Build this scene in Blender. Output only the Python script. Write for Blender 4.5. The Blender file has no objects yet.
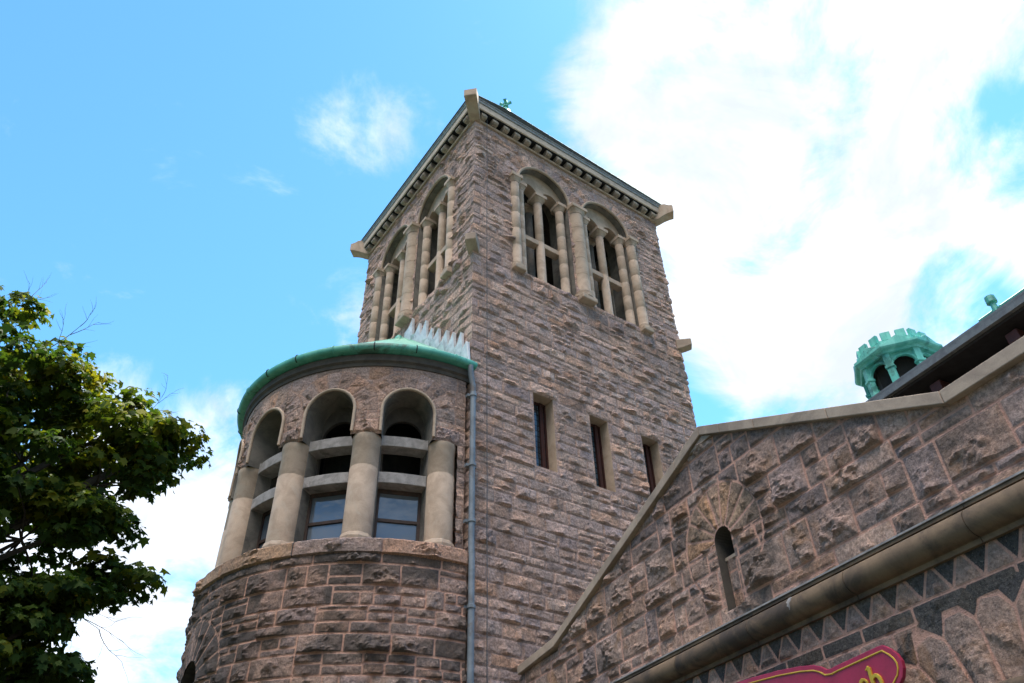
import bpy, math, random
import numpy as np
from mathutils import Vector, Matrix
C = bpy.context.scene
COL = C.collection
PI = math.pi
rad = math.radians

# ------------------------------------------------------------------ camera
cam_d = bpy.data.cameras.new('camera')
cam = bpy.data.objects.new('camera', cam_d); COL.objects.link(cam)
cam_d.sensor_fit = 'HORIZONTAL'; cam_d.sensor_width = 36.0
cam_d.lens = 765.0 / 1024 * 36
cam_d.clip_start = 0.1; cam_d.clip_end = 3000
R3 = np.array([[0.8168, 0.3486, 0.4580], [-0.5764, 0.5251, 0.6264], [-0.0221, -0.7756, 0.6302]])
q_, r_ = np.linalg.qr(R3); R3 = q_ * np.sign(np.diag(r_))
E0 = np.array([-7.494, -11.825, 1.6])
mw = Matrix.Identity(4)
for i in range(3):
    mw[i][0] = R3[i, 0]; mw[i][1] = -R3[i, 1]; mw[i][2] = -R3[i, 2]; mw[i][3] = E0[i]
cam.matrix_world = mw
C.camera = cam
C.render.resolution_x = 1024; C.render.resolution_y = 683

# ------------------------------------------------------------------ sun, sky, exposure
SUN = Vector((0.37, 0.09, 0.925)).normalized()
sl = bpy.data.lights.new('sun', 'SUN'); sl.energy = 3.6; sl.angle = rad(0.6); sl.color = (1.0, 0.94, 0.84)
so = bpy.data.objects.new('sun', sl); COL.objects.link(so)
so.rotation_euler = SUN.to_track_quat('Z', 'Y').to_euler()
so.location = (0, 0, 60)
C.view_settings.view_transform = 'Standard'; C.view_settings.look = 'None'
C.view_settings.gamma = 1.0; C.view_settings.use_curve_mapping = False
C.view_settings.exposure = 1.68
SKY = 0.10
CLOUD = 0.43

W = bpy.data.worlds.new('World'); C.world = W; W.use_nodes = True
nt = W.node_tree; N = nt.nodes; LK = nt.links
N.clear()


def nd(tree, t, **kw):
    n = tree.nodes.new(t)
    for k, v in kw.items():
        setattr(n, k, v)
    return n


def vmath(tree, op, a=None, b=None, clamp=False):
    n = tree.nodes.new('ShaderNodeMath'); n.operation = op; n.use_clamp = clamp
    for i, s in enumerate((a, b)):
        if s is None: continue
        if isinstance(s, (int, float)): n.inputs[i].default_value = s
        else: tree.links.new(s, n.inputs[i])
    return n.outputs[0]


def maprange(tree, v, a, b, c=0.0, d=1.0, smooth=True):
    n = tree.nodes.new('ShaderNodeMapRange')
    n.interpolation_type = 'SMOOTHSTEP' if smooth else 'LINEAR'
    tree.links.new(v, n.inputs[0])
    for i, x in enumerate((a, b, c, d)): n.inputs[1 + i].default_value = x
    return n.outputs[0]


def mixcol(tree, f, a, b, mode='MIX'):
    n = tree.nodes.new('ShaderNodeMix'); n.data_type = 'RGBA'; n.blend_type = mode
    n.clamp_factor = True
    for s, i in ((f, 0), (a, 6), (b, 7)):
        if isinstance(s, (int, float)): n.inputs[i].default_value = s
        elif isinstance(s, tuple): n.inputs[i].default_value = (*s, 1) if len(s) == 3 else s
        else: tree.links.new(s, n.inputs[i])
    return n.outputs[2]


sky = nd(nt, 'ShaderNodeTexSky'); sky.sky_type = 'NISHITA'; sky.sun_disc = False
sky.sun_elevation = math.asin(SUN.z); sky.sun_rotation = math.atan2(SUN.x, SUN.y)
sky.air_density = 1.0; sky.dust_density = 0.1; sky.ozone_density = 1.0
skyc = mixcol(nt, 1.0, sky.outputs[0], (0.54, 0.95, 1.09), 'MULTIPLY')
tc = nd(nt, 'ShaderNodeTexCoord')
# clouds: a layer overhead, so the noise is read on the plane the layer lies in
sep = nd(nt, 'ShaderNodeSeparateXYZ'); LK.new(tc.outputs['Generated'], sep.inputs[0])
zz = vmath(nt, 'ADD', vmath(nt, 'MAXIMUM', sep.outputs[2], 0.0), 0.25)
cb = nd(nt, 'ShaderNodeCombineXYZ')
LK.new(vmath(nt, 'DIVIDE', sep.outputs[0], zz), cb.inputs[0])
LK.new(vmath(nt, 'DIVIDE', sep.outputs[1], zz), cb.inputs[1])


def noise(tree, vec, scale, detail=5, rough=0.55, dist=0.0, dim='3D'):
    n = tree.nodes.new('ShaderNodeTexNoise'); n.noise_dimensions = dim
    n.inputs['Scale'].default_value = scale; n.inputs['Detail'].default_value = detail
    n.inputs['Roughness'].default_value = rough; n.inputs['Distortion'].default_value = dist
    if vec is not None: tree.links.new(vec, n.inputs['Vector'])
    return n.outputs[0]


cn = noise(nt, cb.outputs[0], 4.2, 11, 0.62, 0.5)
cn2 = noise(nt, cb.outputs[0], 1.3, 4, 0.5, 0.2)


def blob(x, y, z, inner, outer):
    v = nd(nt, 'ShaderNodeVectorMath'); v.operation = 'DOT_PRODUCT'
    nn = nd(nt, 'ShaderNodeVectorMath'); nn.operation = 'NORMALIZE'
    LK.new(tc.outputs['Generated'], nn.inputs[0]); LK.new(nn.outputs[0], v.inputs[0])
    d = Vector((x, y, z)).normalized(); v.inputs[1].default_value = d
    return maprange(nt, v.outputs['Value'], math.cos(rad(outer)), math.cos(rad(inner)))


def vmax(*a):
    r = a[0]
    for b in a[1:]: r = vmath(nt, 'MAXIMUM', r, b)
    return r


glow = blob(-0.36, -0.22, 0.90, 6, 25)      # bright cloud added out of view overhead to light the walls
cover = vmax(blob(0.618, 0.253, 0.744, 8, 17), blob(0.47, 0.29, 0.83, 3, 12), blob(0.70, 0.36, 0.62, 4, 13),
             blob(0.62, 0.10, 0.79, 2, 10), blob(0.76, 0.28, 0.58, 3, 9), blob(0.765, 0.13, 0.63, 2, 9), blob(0.134, 0.937, 0.324, 6, 17),
             blob(0.40, 0.90, 0.20, 6, 22),
             vmath(nt, 'MULTIPLY', blob(0.181, 0.562, 0.807, 1.3, 5.8), 0.52),
             vmath(nt, 'MULTIPLY', blob(0.235, 0.50, 0.83, 0.5, 6.0), 0.25),
             vmath(nt, 'MULTIPLY', blob(0.285, 0.37, 0.884, 1, 6), 0.48),
             vmath(nt, 'MULTIPLY', blob(0.74, 0.02, 0.67, 2, 9), 0.6),
             glow, vmath(nt, 'MULTIPLY', blob(-0.5, -0.75, 0.55, 15, 55), 0.7))  # last blob: unseen cloud added behind the camera as facade light
gap = vmath(nt, 'MAXIMUM', vmath(nt, 'MULTIPLY', blob(0.795, 0.215, 0.57, 0.5, 4.6), 0.50),
            vmax(vmath(nt, 'MULTIPLY', blob(0.655, 0.50, 0.57, 0.5, 4.5), 0.40), vmath(nt, 'MULTIPLY', blob(0.735, 0.10, 0.67, 0.5, 5.0), 0.55)))
cover = vmath(nt, 'SUBTRACT', cover, gap)
dens = vmath(nt, 'ADD', vmath(nt, 'MULTIPLY', cover, 0.90), vmath(nt, 'MULTIPLY', vmath(nt, 'SUBTRACT', cn, 0.5), 2.5))
dens = vmath(nt, 'ADD', dens, vmath(nt, 'MULTIPLY', vmath(nt, 'SUBTRACT', cn2, 0.5), 0.9))
cmask = maprange(nt, dens, 0.16, 0.86)
ctone = maprange(nt, noise(nt, cb.outputs[0], 3.2, 9, 0.6, 0.8), 0.35, 0.58, 0.70, 1.06)
cc = nd(nt, 'ShaderNodeVectorMath'); cc.operation = 'SCALE'
LK.new(mixcol(nt, glow, (CLOUD / SKY * .92, CLOUD / SKY, CLOUD / SKY * 1.12), (CLOUD / SKY, CLOUD / SKY * .90, CLOUD / SKY * .80)), cc.inputs[0])
LK.new(vmath(nt, 'MULTIPLY', ctone, vmath(nt, 'ADD', vmath(nt, 'MULTIPLY', glow, 13.0), 1.0)), cc.inputs['Scale'])
fin = mixcol(nt, cmask, skyc, cc.outputs[0])
# unseen dark cloud bank, added behind the camera to cut low fill light
fin = mixcol(nt, vmath(nt, 'MULTIPLY', vmax(blob(-0.7, -0.70, -0.05, 25, 46), blob(0.2, -0.95, -0.05, 25, 46), blob(-0.98, 0.1, -0.1, 20, 40)), 0.75), fin, (0.45, 0.42, 0.40))
bg = nd(nt, 'ShaderNodeBackground'); bg.inputs['Strength'].default_value = SKY
LK.new(fin, bg.inputs['Color'])
wo = nd(nt, 'ShaderNodeOutputWorld'); LK.new(bg.outputs[0], wo.inputs['Surface'])

# ------------------------------------------------------------------ materials
def mat(name):
    m = bpy.data.materials.new(name); m.use_nodes = True
    t = m.node_tree; b = t.nodes['Principled BSDF']
    return m, t, b


def objco(t):
    return t.nodes.new('ShaderNodeTexCoord').outputs['Object']


def geopos(t):
    return t.nodes.new('ShaderNodeNewGeometry').outputs['Position']


def bump(t, b, h, strength=0.5, dist=0.02):
    n = t.nodes.new('ShaderNodeBump'); n.inputs['Strength'].default_value = strength
    n.inputs['Distance'].default_value = dist
    t.links.new(h, n.inputs['Height']); t.links.new(n.outputs[0], b.inputs['Normal'])


def ramp(t, fac, stops):
    n = t.nodes.new('ShaderNodeValToRGB'); e = n.color_ramp.elements
    while len(e) < len(stops): e.new(0.5)
    for i, (p, c) in enumerate(stops):
        e[i].position = p; e[i].color = (*c, 1)
    t.links.new(fac, n.inputs[0]); return n.outputs[0]


def attr(t, name):
    n = t.nodes.new('ShaderNodeAttribute'); n.attribute_name = name; return n.outputs['Fac']


def rock_material(name, tone=1.0, joint=0.011, mort=(0.46, 0.27, 0.20), mort_fade=1.0, soot=0.5, sootscale=0.55, warm=0.0, bumpd=0.03, soot_lo=0.50):
    m, t, b = mat(name)
    pos = geopos(t)
    d = attr(t, 'd'); rn = attr(t, 'rnd'); kd = attr(t, 'kind')
    k = tone
    def cc(r, g, bb):
        g2 = (r + g + bb) / 3
        return tuple((x * .66 + g2 * .34) * k * 1.22 * t for x, t in zip((r, g, bb), (1.0, .972, .995)))
    brown = ramp(t, rn, [(0.0, cc(.205, .150, .118)), (0.2, cc(.30, .215, .168)), (0.42, cc(.255, .193, .155)),
                         (0.62, cc(.345, .25, .195)), (0.8, cc(.275, .19, .135)), (1.0, cc(.38, .285, .225))])
    dark = (0.088, 0.088, 0.086)
    tan = (0.37 * k, 0.27 * k, 0.195 * k)
    col = mixcol(t, maprange(t, kd, 0.4, 0.6), brown, dark)
    col = mixcol(t, maprange(t, kd, 1.4, 1.6), col, tan)
    r2 = vmath(t, 'FRACT', vmath(t, 'MULTIPLY', rn, 7.31))
    tint = ramp(t, r2, [(0, (1.20, .98, .84)), (.25, (1.0, 1.0, 1.02)), (.5, (.84, .85, .96)), (.75, (1.30, 1.20, 1.16)), (1, (.66, .66, .70))])
    col = mixcol(t, 0.95, col, mixcol(t, 1.0, col, tint, 'MULTIPLY'))
    n1 = noise(t, pos, 3.5, 6, 0.62, 0.4)
    col = mixcol(t, maprange(t, n1, 0.32, 0.70, 0.0, 0.75), col, mixcol(t, 1.0, col, (1.50, 1.36, 1.22), 'MULTIPLY'))
    n2 = noise(t, pos, 42, 4, 0.7)
    col = mixcol(t, maprange(t, n2, 0.52, 0.66, 0, 0.55), col, mixcol(t, 1.0, col, (0.45, 0.45, 0.47), 'MULTIPLY'))
    ng = noise(t, pos, 24, 5, 0.75)
    col = mixcol(t, maprange(t, ng, 0.36, 0.64), mixcol(t, 1.0, col, (.68, .66, .66), 'MULTIPLY'), mixcol(t, 1.0, col, (1.28, 1.25, 1.22), 'MULTIPLY'))
    n2b = noise(t, pos, 60, 3, 0.7)
    col = mixcol(t, maprange(t, n2b, 0.58, 0.70, 0, 0.4), col, (0.50, 0.42, 0.36))
    n3 = noise(t, pos, 1.7, 5, 0.65, 0.6)
    col = mixcol(t, maprange(t, n3, 0.57, 0.70, 0, 0.30 + warm), col, (0.40, 0.215, 0.11))
    # soot and lichen
    n4 = noise(t, pos, sootscale, 7, 0.66, 0.8)
    col = mixcol(t, maprange(t, n4, soot_lo, soot_lo + 0.14, 0, soot), col, (0.075, 0.068, 0.062))
    mm = maprange(t, d, joint * 0.72, joint * 1.25, 1.0, 0.0)
    mn = noise(t, pos, 9, 4, 0.6)
    mm = vmath(t, 'MULTIPLY', mm, maprange(t, mn, 0.25, 0.45, 0.55 * mort_fade, mort_fade))
    mcol = mixcol(t, maprange(t, mn, 0.35, 0.7), mort, (mort[0] * .72, mort[1] * .75, mort[2] * .8))
    col = mixcol(t, mm, col, mcol)
    t.links.new(col, b.inputs['Base Color'])
    b.inputs['Roughness'].default_value = 0.93
    b.inputs['Specular IOR Level'].default_value = 0.2
    h = noise(t, pos, 11, 9, 0.72)
    bump(t, b, h, 1.0, bumpd * 2.6)
    return m


def simple(name, col, col2=None, scale=4.0, rough=0.8, metal=0.0, bs=0.3, bd=0.01, bscale=30, spec=0.3, streak=False, third=None):
    m, t, b = mat(name)
    pos = geopos(t)
    v = pos
    if streak:
        mp = t.nodes.new('ShaderNodeMapping'); mp.inputs['Scale'].default_value = (1, 1, 0.18)
        t.links.new(pos, mp.inputs[0]); v = mp.outputs[0]
    n = noise(t, v, scale, 7, 0.65, 0.5)
    c = mixcol(t, maprange(t, n, 0.36, 0.66), col, col2 or tuple(x * 0.7 for x in col))
    if third:
        n5 = noise(t, pos, scale * 0.45, 6, 0.7, 0.8)
        c = mixcol(t, maprange(t, n5, 0.52, 0.66, 0, 0.8), c, third)
    n2 = noise(t, pos, bscale * 2.2, 3, 0.7)
    c = mixcol(t, maprange(t, n2, 0.5, 0.7, 0, 0.3), c, mixcol(t, 1.0, c, (0.6, 0.6, 0.6), 'MULTIPLY'))
    t.links.new(c, b.inputs['Base Color'])
    b.inputs['Roughness'].default_value = rough; b.inputs['Metallic'].default_value = metal
    b.inputs['Specular IOR Level'].default_value = spec
    if bs: bump(t, b, noise(t, pos, bscale, 6, 0.6), bs, bd)
    return m


M_TOWER = rock_material('rock_faced_granite_high', 1.28, 0.012, (0.50, 0.34, 0.28), 0.8, 0.45, 0.45, bumpd=0.035)
M_BASE = rock_material('rock_faced_granite_round', 0.88, 0.018, (0.64, 0.38, 0.285), 1.0, 0.75, 0.6, soot_lo=0.40)
M_FRIEZE = rock_material('rock_faced_granite_frieze', 1.05, 0.012, (0.46, 0.28, 0.21), 0.7, 0.3, 0.6)
M_GABLE = rock_material('rock_faced_granite_gable', 0.98, 0.014, (0.66, 0.38, 0.29), 1.0, 0.55, 0.9, warm=0.25, bumpd=0.028, soot_lo=0.48)
M_TRIM = simple('dressed_sandstone', (0.48, 0.365, 0.275), (0.355, 0.268, 0.20), 3.0, 0.9, bs=0.25, bd=0.008, bscale=28, third=(0.43, 0.35, 0.275))
M_COPE = simple('weathered_coping_stone', (0.42, 0.325, 0.25), (0.30, 0.23, 0.18), 2.2, 0.9, bs=0.3, bd=0.008, third=(0.22, 0.175, 0.14))
M_STRING = simple('stained_string_course', (0.185, 0.125, 0.078), (0.055, 0.041, 0.033), 2.0, 0.85, bs=0.35, bd=0.008, third=(0.10, 0.066, 0.044))
M_DARKSTONE = simple('dark_stone', (0.10, 0.088, 0.075), (0.07, 0.06, 0.055), 4, 0.9)
M_CORBEL = simple('sooty_corbel_stone', (0.38, 0.32, 0.26), (0.26, 0.22, 0.18), 5, 0.9, third=(.16,.14,.12))
M_FASCIA = simple('pale_cornice_stone', (0.58, 0.47, 0.37), (0.46, 0.37, 0.29), 3, 0.9, bs=0.2, third=(.34,.28,.22))
M_REVEAL = simple('recess_shade_stone', (0.20, 0.18, 0.155), (0.13, 0.12, 0.105), 3, 0.9, third=(.085,.078,.07))  # trim stone darkened, the shade of recesses put into its colour
M_CONC = simple('grey_stone_slab', (0.34, 0.315, 0.30), (0.22, 0.205, 0.195), 5, 0.85, bs=0.2, third=(.15,.14,.135))
M_COPPER = simple('verdigris_copper', (0.07, 0.33, 0.26), (0.12, 0.43, 0.34), 3.5, 0.55, 0.0, 0.15, 0.006, 18, 0.4, True, third=(0.045, 0.085, 0.065))
M_COPPERROOF = simple('pale_verdigris_roof', (0.24, 0.52, 0.38), (0.32, 0.58, 0.44), 2.5, 0.6, 0.0, 0.12, 0.006, 12, 0.4, third=(0.14, 0.38, 0.28))
M_CUPOLA = simple('bright_verdigris', (0.08, 0.42, 0.36), (0.19, 0.60, 0.52), 3.5, 0.6, 0.0, 0.1, 0.005, 15, 0.4, True, third=(0.035, 0.15, 0.125))
M_GUTTER = simple('grey_metal_gutter', (0.40, 0.41, 0.42), (0.28, 0.29, 0.31), 6, 0.45, 0.3, 0.1)
M_PIPE = simple('painted_grey_pipe', (0.20, 0.235, 0.27), (0.13, 0.155, 0.18), 3, 0.5, 0.0, 0.12, 0.004, 12, 0.4, third=(0.12, 0.095, 0.08))
M_LEAD = simple('pale_lead_flashing', (0.66, 0.68, 0.70), (0.50, 0.53, 0.56), 3.5, 0.5, 0.0, 0.5, 0.02, 9, 0.4, third=(0.28, 0.29, 0.30))
M_SLATE = simple('grey_slate', (0.13, 0.15, 0.16), (0.09, 0.10, 0.11), 9, 0.6, bs=0.4, bd=0.01)
M_DARK = simple('dark_interior_shade', (0.035, 0.032, 0.03), (0.02, 0.02, 0.02), 3, 0.95, bs=0)  # near black: interior and recess shade put into the colour
M_SOFFIT = simple('dark_boards_and_gap_shade', (0.022, 0.022, 0.025), (0.014, 0.014, 0.016), 6, 0.8, bs=0.2)  # also paints the shade between the cornice corbels
M_WOOD = simple('oxblood_painted_wood', (0.06, 0.020, 0.016), (0.04, 0.016, 0.013), 8, 0.55, bs=0.2)
M_BROWN = simple('brown_window_frame', (0.07, 0.042, 0.032), (0.045, 0.03, 0.025), 8, 0.5, bs=0.2)
M_BRONZE = simple('old_bronze', (0.10, 0.11, 0.09), (0.06, 0.075, 0.065), 6, 0.45, 0.6, 0.1)
M_SIGN = simple('burgundy_sign_paint', (0.36, 0.020, 0.065), (0.27, 0.016, 0.050), 3, 0.38, 0.0, 0.05, 0.002, 10, 0.5)
M_GOLD = simple('gold_leaf', (0.78, 0.48, 0.06), (0.66, 0.38, 0.05), 12, 0.32, 0.55, 0.1, 0.003, 25, 0.5)
M_BARK = simple('maple_bark', (0.10, 0.085, 0.07), (0.06, 0.05, 0.042), 6, 0.95, bs=0.8, bd=0.03, bscale=9)
M_CABLE = simple('dull_cable', (0.10, 0.11, 0.12), (0.07, 0.08, 0.09), 6, 0.6, bs=0)


def glass(name, refl, tint=(0.55, 0.62, 0.70), leaded=False):
    m, t, b = mat(name)
    b.inputs['Base Color'].default_value = (*tint, 1); b.inputs['Metallic'].default_value = refl
    pos = geopos(t)
    n = noise(t, pos, 2.0, 3, 0.5)
    b.inputs['Roughness'].default_value = 0.06
    bump(t, b, n, 0.15, 0.05)
    if leaded:
        ch = t.nodes.new('ShaderNodeTexBrick'); ch.inputs['Scale'].default_value = 1.0
        ch.offset = 0.0
        mp = t.nodes.new('ShaderNodeMapping'); mp.inputs['Rotation'].default_value = (rad(90), 0, 0)
        t.links.new(pos, mp.inputs[0]); t.links.new(mp.outputs[0], ch.inputs['Vector'])
        ch.inputs['Color1'].default_value = (0.07, 0.10, 0.125, 1); ch.inputs['Color2'].default_value = (0.03, 0.045, 0.06, 1)
        ch.inputs['Mortar'].default_value = (0.02, 0.02, 0.02, 1)
        ch.inputs['Mortar Size'].default_value = 0.012; ch.inputs['Brick Width'].default_value = 0.15; ch.inputs['Row Height'].default_value = 0.15
        t.links.new(ch.outputs[0], b.inputs['Base Color'])
    return m


M_GLASS = glass('old_window_glass', 0.35, (.17,.20,.235))
M_LEADED = glass('leaded_glass', 0.2, leaded=True)
M_HALLGLASS = glass('dim_clerestory_glass', 0.35, (0.12, 0.16, 0.20))

# ------------------------------------------------------------------ object helpers
def tag(o, label=None, cat=None, group=None, kind=None):
    if label: o['label'] = label
    if cat: o['category'] = cat
    if group: o['group'] = group
    if kind: o['kind'] = kind
    return o


def empty(name, loc, label=None, cat=None, group=None, kind=None):
    o = bpy.data.objects.new(name, None); COL.objects.link(o)
    o.location = loc; o.empty_display_size = 0.3
    return tag(o, label, cat, group, kind)


def world_loc(o):
    v = Vector((0, 0, 0))
    while o is not None:
        v = v + Vector(o.location); o = o.parent
    return v


class MB:
    def __init__(s):
        s.v = []; s.f = []; s.m = []; s.cur = 0

    def add(s, vs, fs):
        o = len(s.v)
        s.v += [tuple(float(c) for c in p) for p in vs]
        for f in fs:
            s.f.append(tuple(o + i for i in f)); s.m.append(s.cur)

    def build(s, name, m, parent=None, smooth=False, bevel=0.0, auto=None):
        off = world_loc(parent) if parent else Vector((0, 0, 0))
        me = bpy.data.meshes.new(name)
        me.from_pydata([(x - off.x, y - off.y, z - off.z) for x, y, z in s.v], [], s.f)
        ms = m if isinstance(m, (list, tuple)) else [m]
        for mm in ms: me.materials.append(mm)
        if len(ms) > 1: me.polygons.foreach_set('material_index', s.m)
        me.validate()
        if smooth: me.polygons.foreach_set('use_smooth', [True] * len(me.polygons))
        me.update()
        o = bpy.data.objects.new(name, me); COL.objects.link(o)
        if parent: o.parent = parent
        if smooth:
            import bmesh
            bm = bmesh.new(); bm.from_mesh(me)
            a = rad(auto or 38)
            for e in bm.edges:
                if len(e.link_faces) != 2 or e.calc_face_angle(0) > a: e.smooth = False
            bm.to_mesh(me); bm.free()
        if bevel:
            b = o.modifiers.new('bevel', 'BEVEL'); b.width = bevel; b.segments = 2; b.limit_method = 'ANGLE'; b.angle_limit = rad(35)
        return o


class Frame:
    """o + u*U + n*Nrm + z : a wall's own axes (u along, n out of the wall, z up)."""
    def __init__(s, o, U, Nn):
        s.o = np.array(o, float); s.U = np.array(U, float); s.N = np.array(Nn, float)

    def p(s, u, n, z):
        u = np.asarray(u, float); n = np.asarray(n, float); z = np.asarray(z, float)
        q = s.o + u[..., None] * s.U + n[..., None] * s.N
        q = q + z[..., None] * np.array([0, 0, 1.0])
        return q


def box(mb, fr, u0, u1, n0, n1, z0, z1):
    vs = [tuple(fr.p(u, n, z)) for z in (z0, z1) for n in (n0, n1) for u in (u0, u1)]
    # idx: z*4 + n*2 + u ; n grows outwards
    mb.add(vs, [(0, 2, 3, 1), (4, 5, 7, 6), (2, 6, 7, 3), (0, 1, 5, 4), (0, 4, 6, 2), (1, 3, 7, 5)])


def prism(mb, fr, poly, n0, n1):
    """polygon in (u,z) counter-clockwise seen from outside, extruded n0 -> n1"""
    k = len(poly)
    vs = [tuple(fr.p(u, n0, z)) for u, z in poly] + [tuple(fr.p(u, n1, z)) for u, z in poly]
    fs = [tuple(range(k, 2 * k)), tuple(reversed(range(k)))]
    fs += [(i, (i + 1) % k, k + (i + 1) % k, k + i) for i in range(k)]
    mb.add(vs, fs)


def lathe(mb, c, prof, seg=20, cap=True, a0=0.0, a1=2 * PI):
    """prof: list of (r, z) from bottom to top, around vertical axis c=(x,y)"""
    full = abs(a1 - a0 - 2 * PI) < 1e-6
    k = seg if full else seg + 1
    vs = []
    for r, z in prof:
        for i in range(k):
            a = a0 + (a1 - a0) * i / seg
            vs.append((c[0] + r * math.cos(a), c[1] + r * math.sin(a), z))
    fs = []
    for j in range(len(prof) - 1):
        for i in range(seg):
            i2 = (i + 1) % k
            fs.append((j * k + i, j * k + i2, (j + 1) * k + i2, (j + 1) * k + i))
    if cap and full:
        fs.append(tuple(reversed(range(k)))); fs.append(tuple((len(prof) - 1) * k + i for i in range(k)))
    mb.add(vs, fs)


def tube(mb, pts, r, seg=8, caps=True):
    pts = [Vector(p) for p in pts]
    rs = r if isinstance(r, (list, tuple)) else [r] * len(pts)
    vs = []; prev = None
    for i, p in enumerate(pts):
        d = (pts[min(i + 1, len(pts) - 1)] - pts[max(i - 1, 0)])
        if d.length < 1e-9: d = Vector((0, 0, 1))
        d.normalize()
        if prev is None:
            a = d.orthogonal().normalized()
        else:
            a = prev - d * prev.dot(d)
            if a.length < 1e-6: a = d.orthogonal()
            a.normalize()
        prev = a; b = d.cross(a)
        for j in range(seg):
            t = 2 * PI * j / seg
            vs.append(p + (a * math.cos(t) + b * math.sin(t)) * rs[i])
    fs = []
    for i in range(len(pts) - 1):
        for j in range(seg):
            j2 = (j + 1) % seg
            fs.append((i * seg + j, i * seg + j2, (i + 1) * seg + j2, (i + 1) * seg + j))
    if caps:
        fs.append(tuple(reversed(range(seg)))); fs.append(tuple((len(pts) - 1) * seg + j for j in range(seg)))
    mb.add(vs, fs)


# ------------------------------------------------------------------ numpy noise
def _h(ix, iy, s):
    n = (ix.astype(np.int64) * 374761393 + iy.astype(np.int64) * 668265263 + s * 974634777) & 0xffffffff
    n = ((n ^ (n >> 13)) * 1274126177) & 0xffffffff
    return ((n ^ (n >> 16)) & 0xffff) / 65535.0


def vnoise(x, y, s=0):
    x0 = np.floor(x); y0 = np.floor(y); fx = x - x0; fy = y - y0
    fx = fx * fx * (3 - 2 * fx); fy = fy * fy * (3 - 2 * fy)
    a = _h(x0, y0, s); b = _h(x0 + 1, y0, s); c = _h(x0, y0 + 1, s); d = _h(x0 + 1, y0 + 1, s)
    return (a * (1 - fx) + b * fx) * (1 - fy) + (c * (1 - fx) + d * fx) * fy


def fbm(x, y, s=0, o=4, g=0.55):
    r = 0; a = 1; t = 0
    for i in range(o):
        r = r + a * vnoise(x * 2 ** i + 17.3 * i, y * 2 ** i - 9.1 * i, s + i); t += a; a *= g
    return r / t


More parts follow.
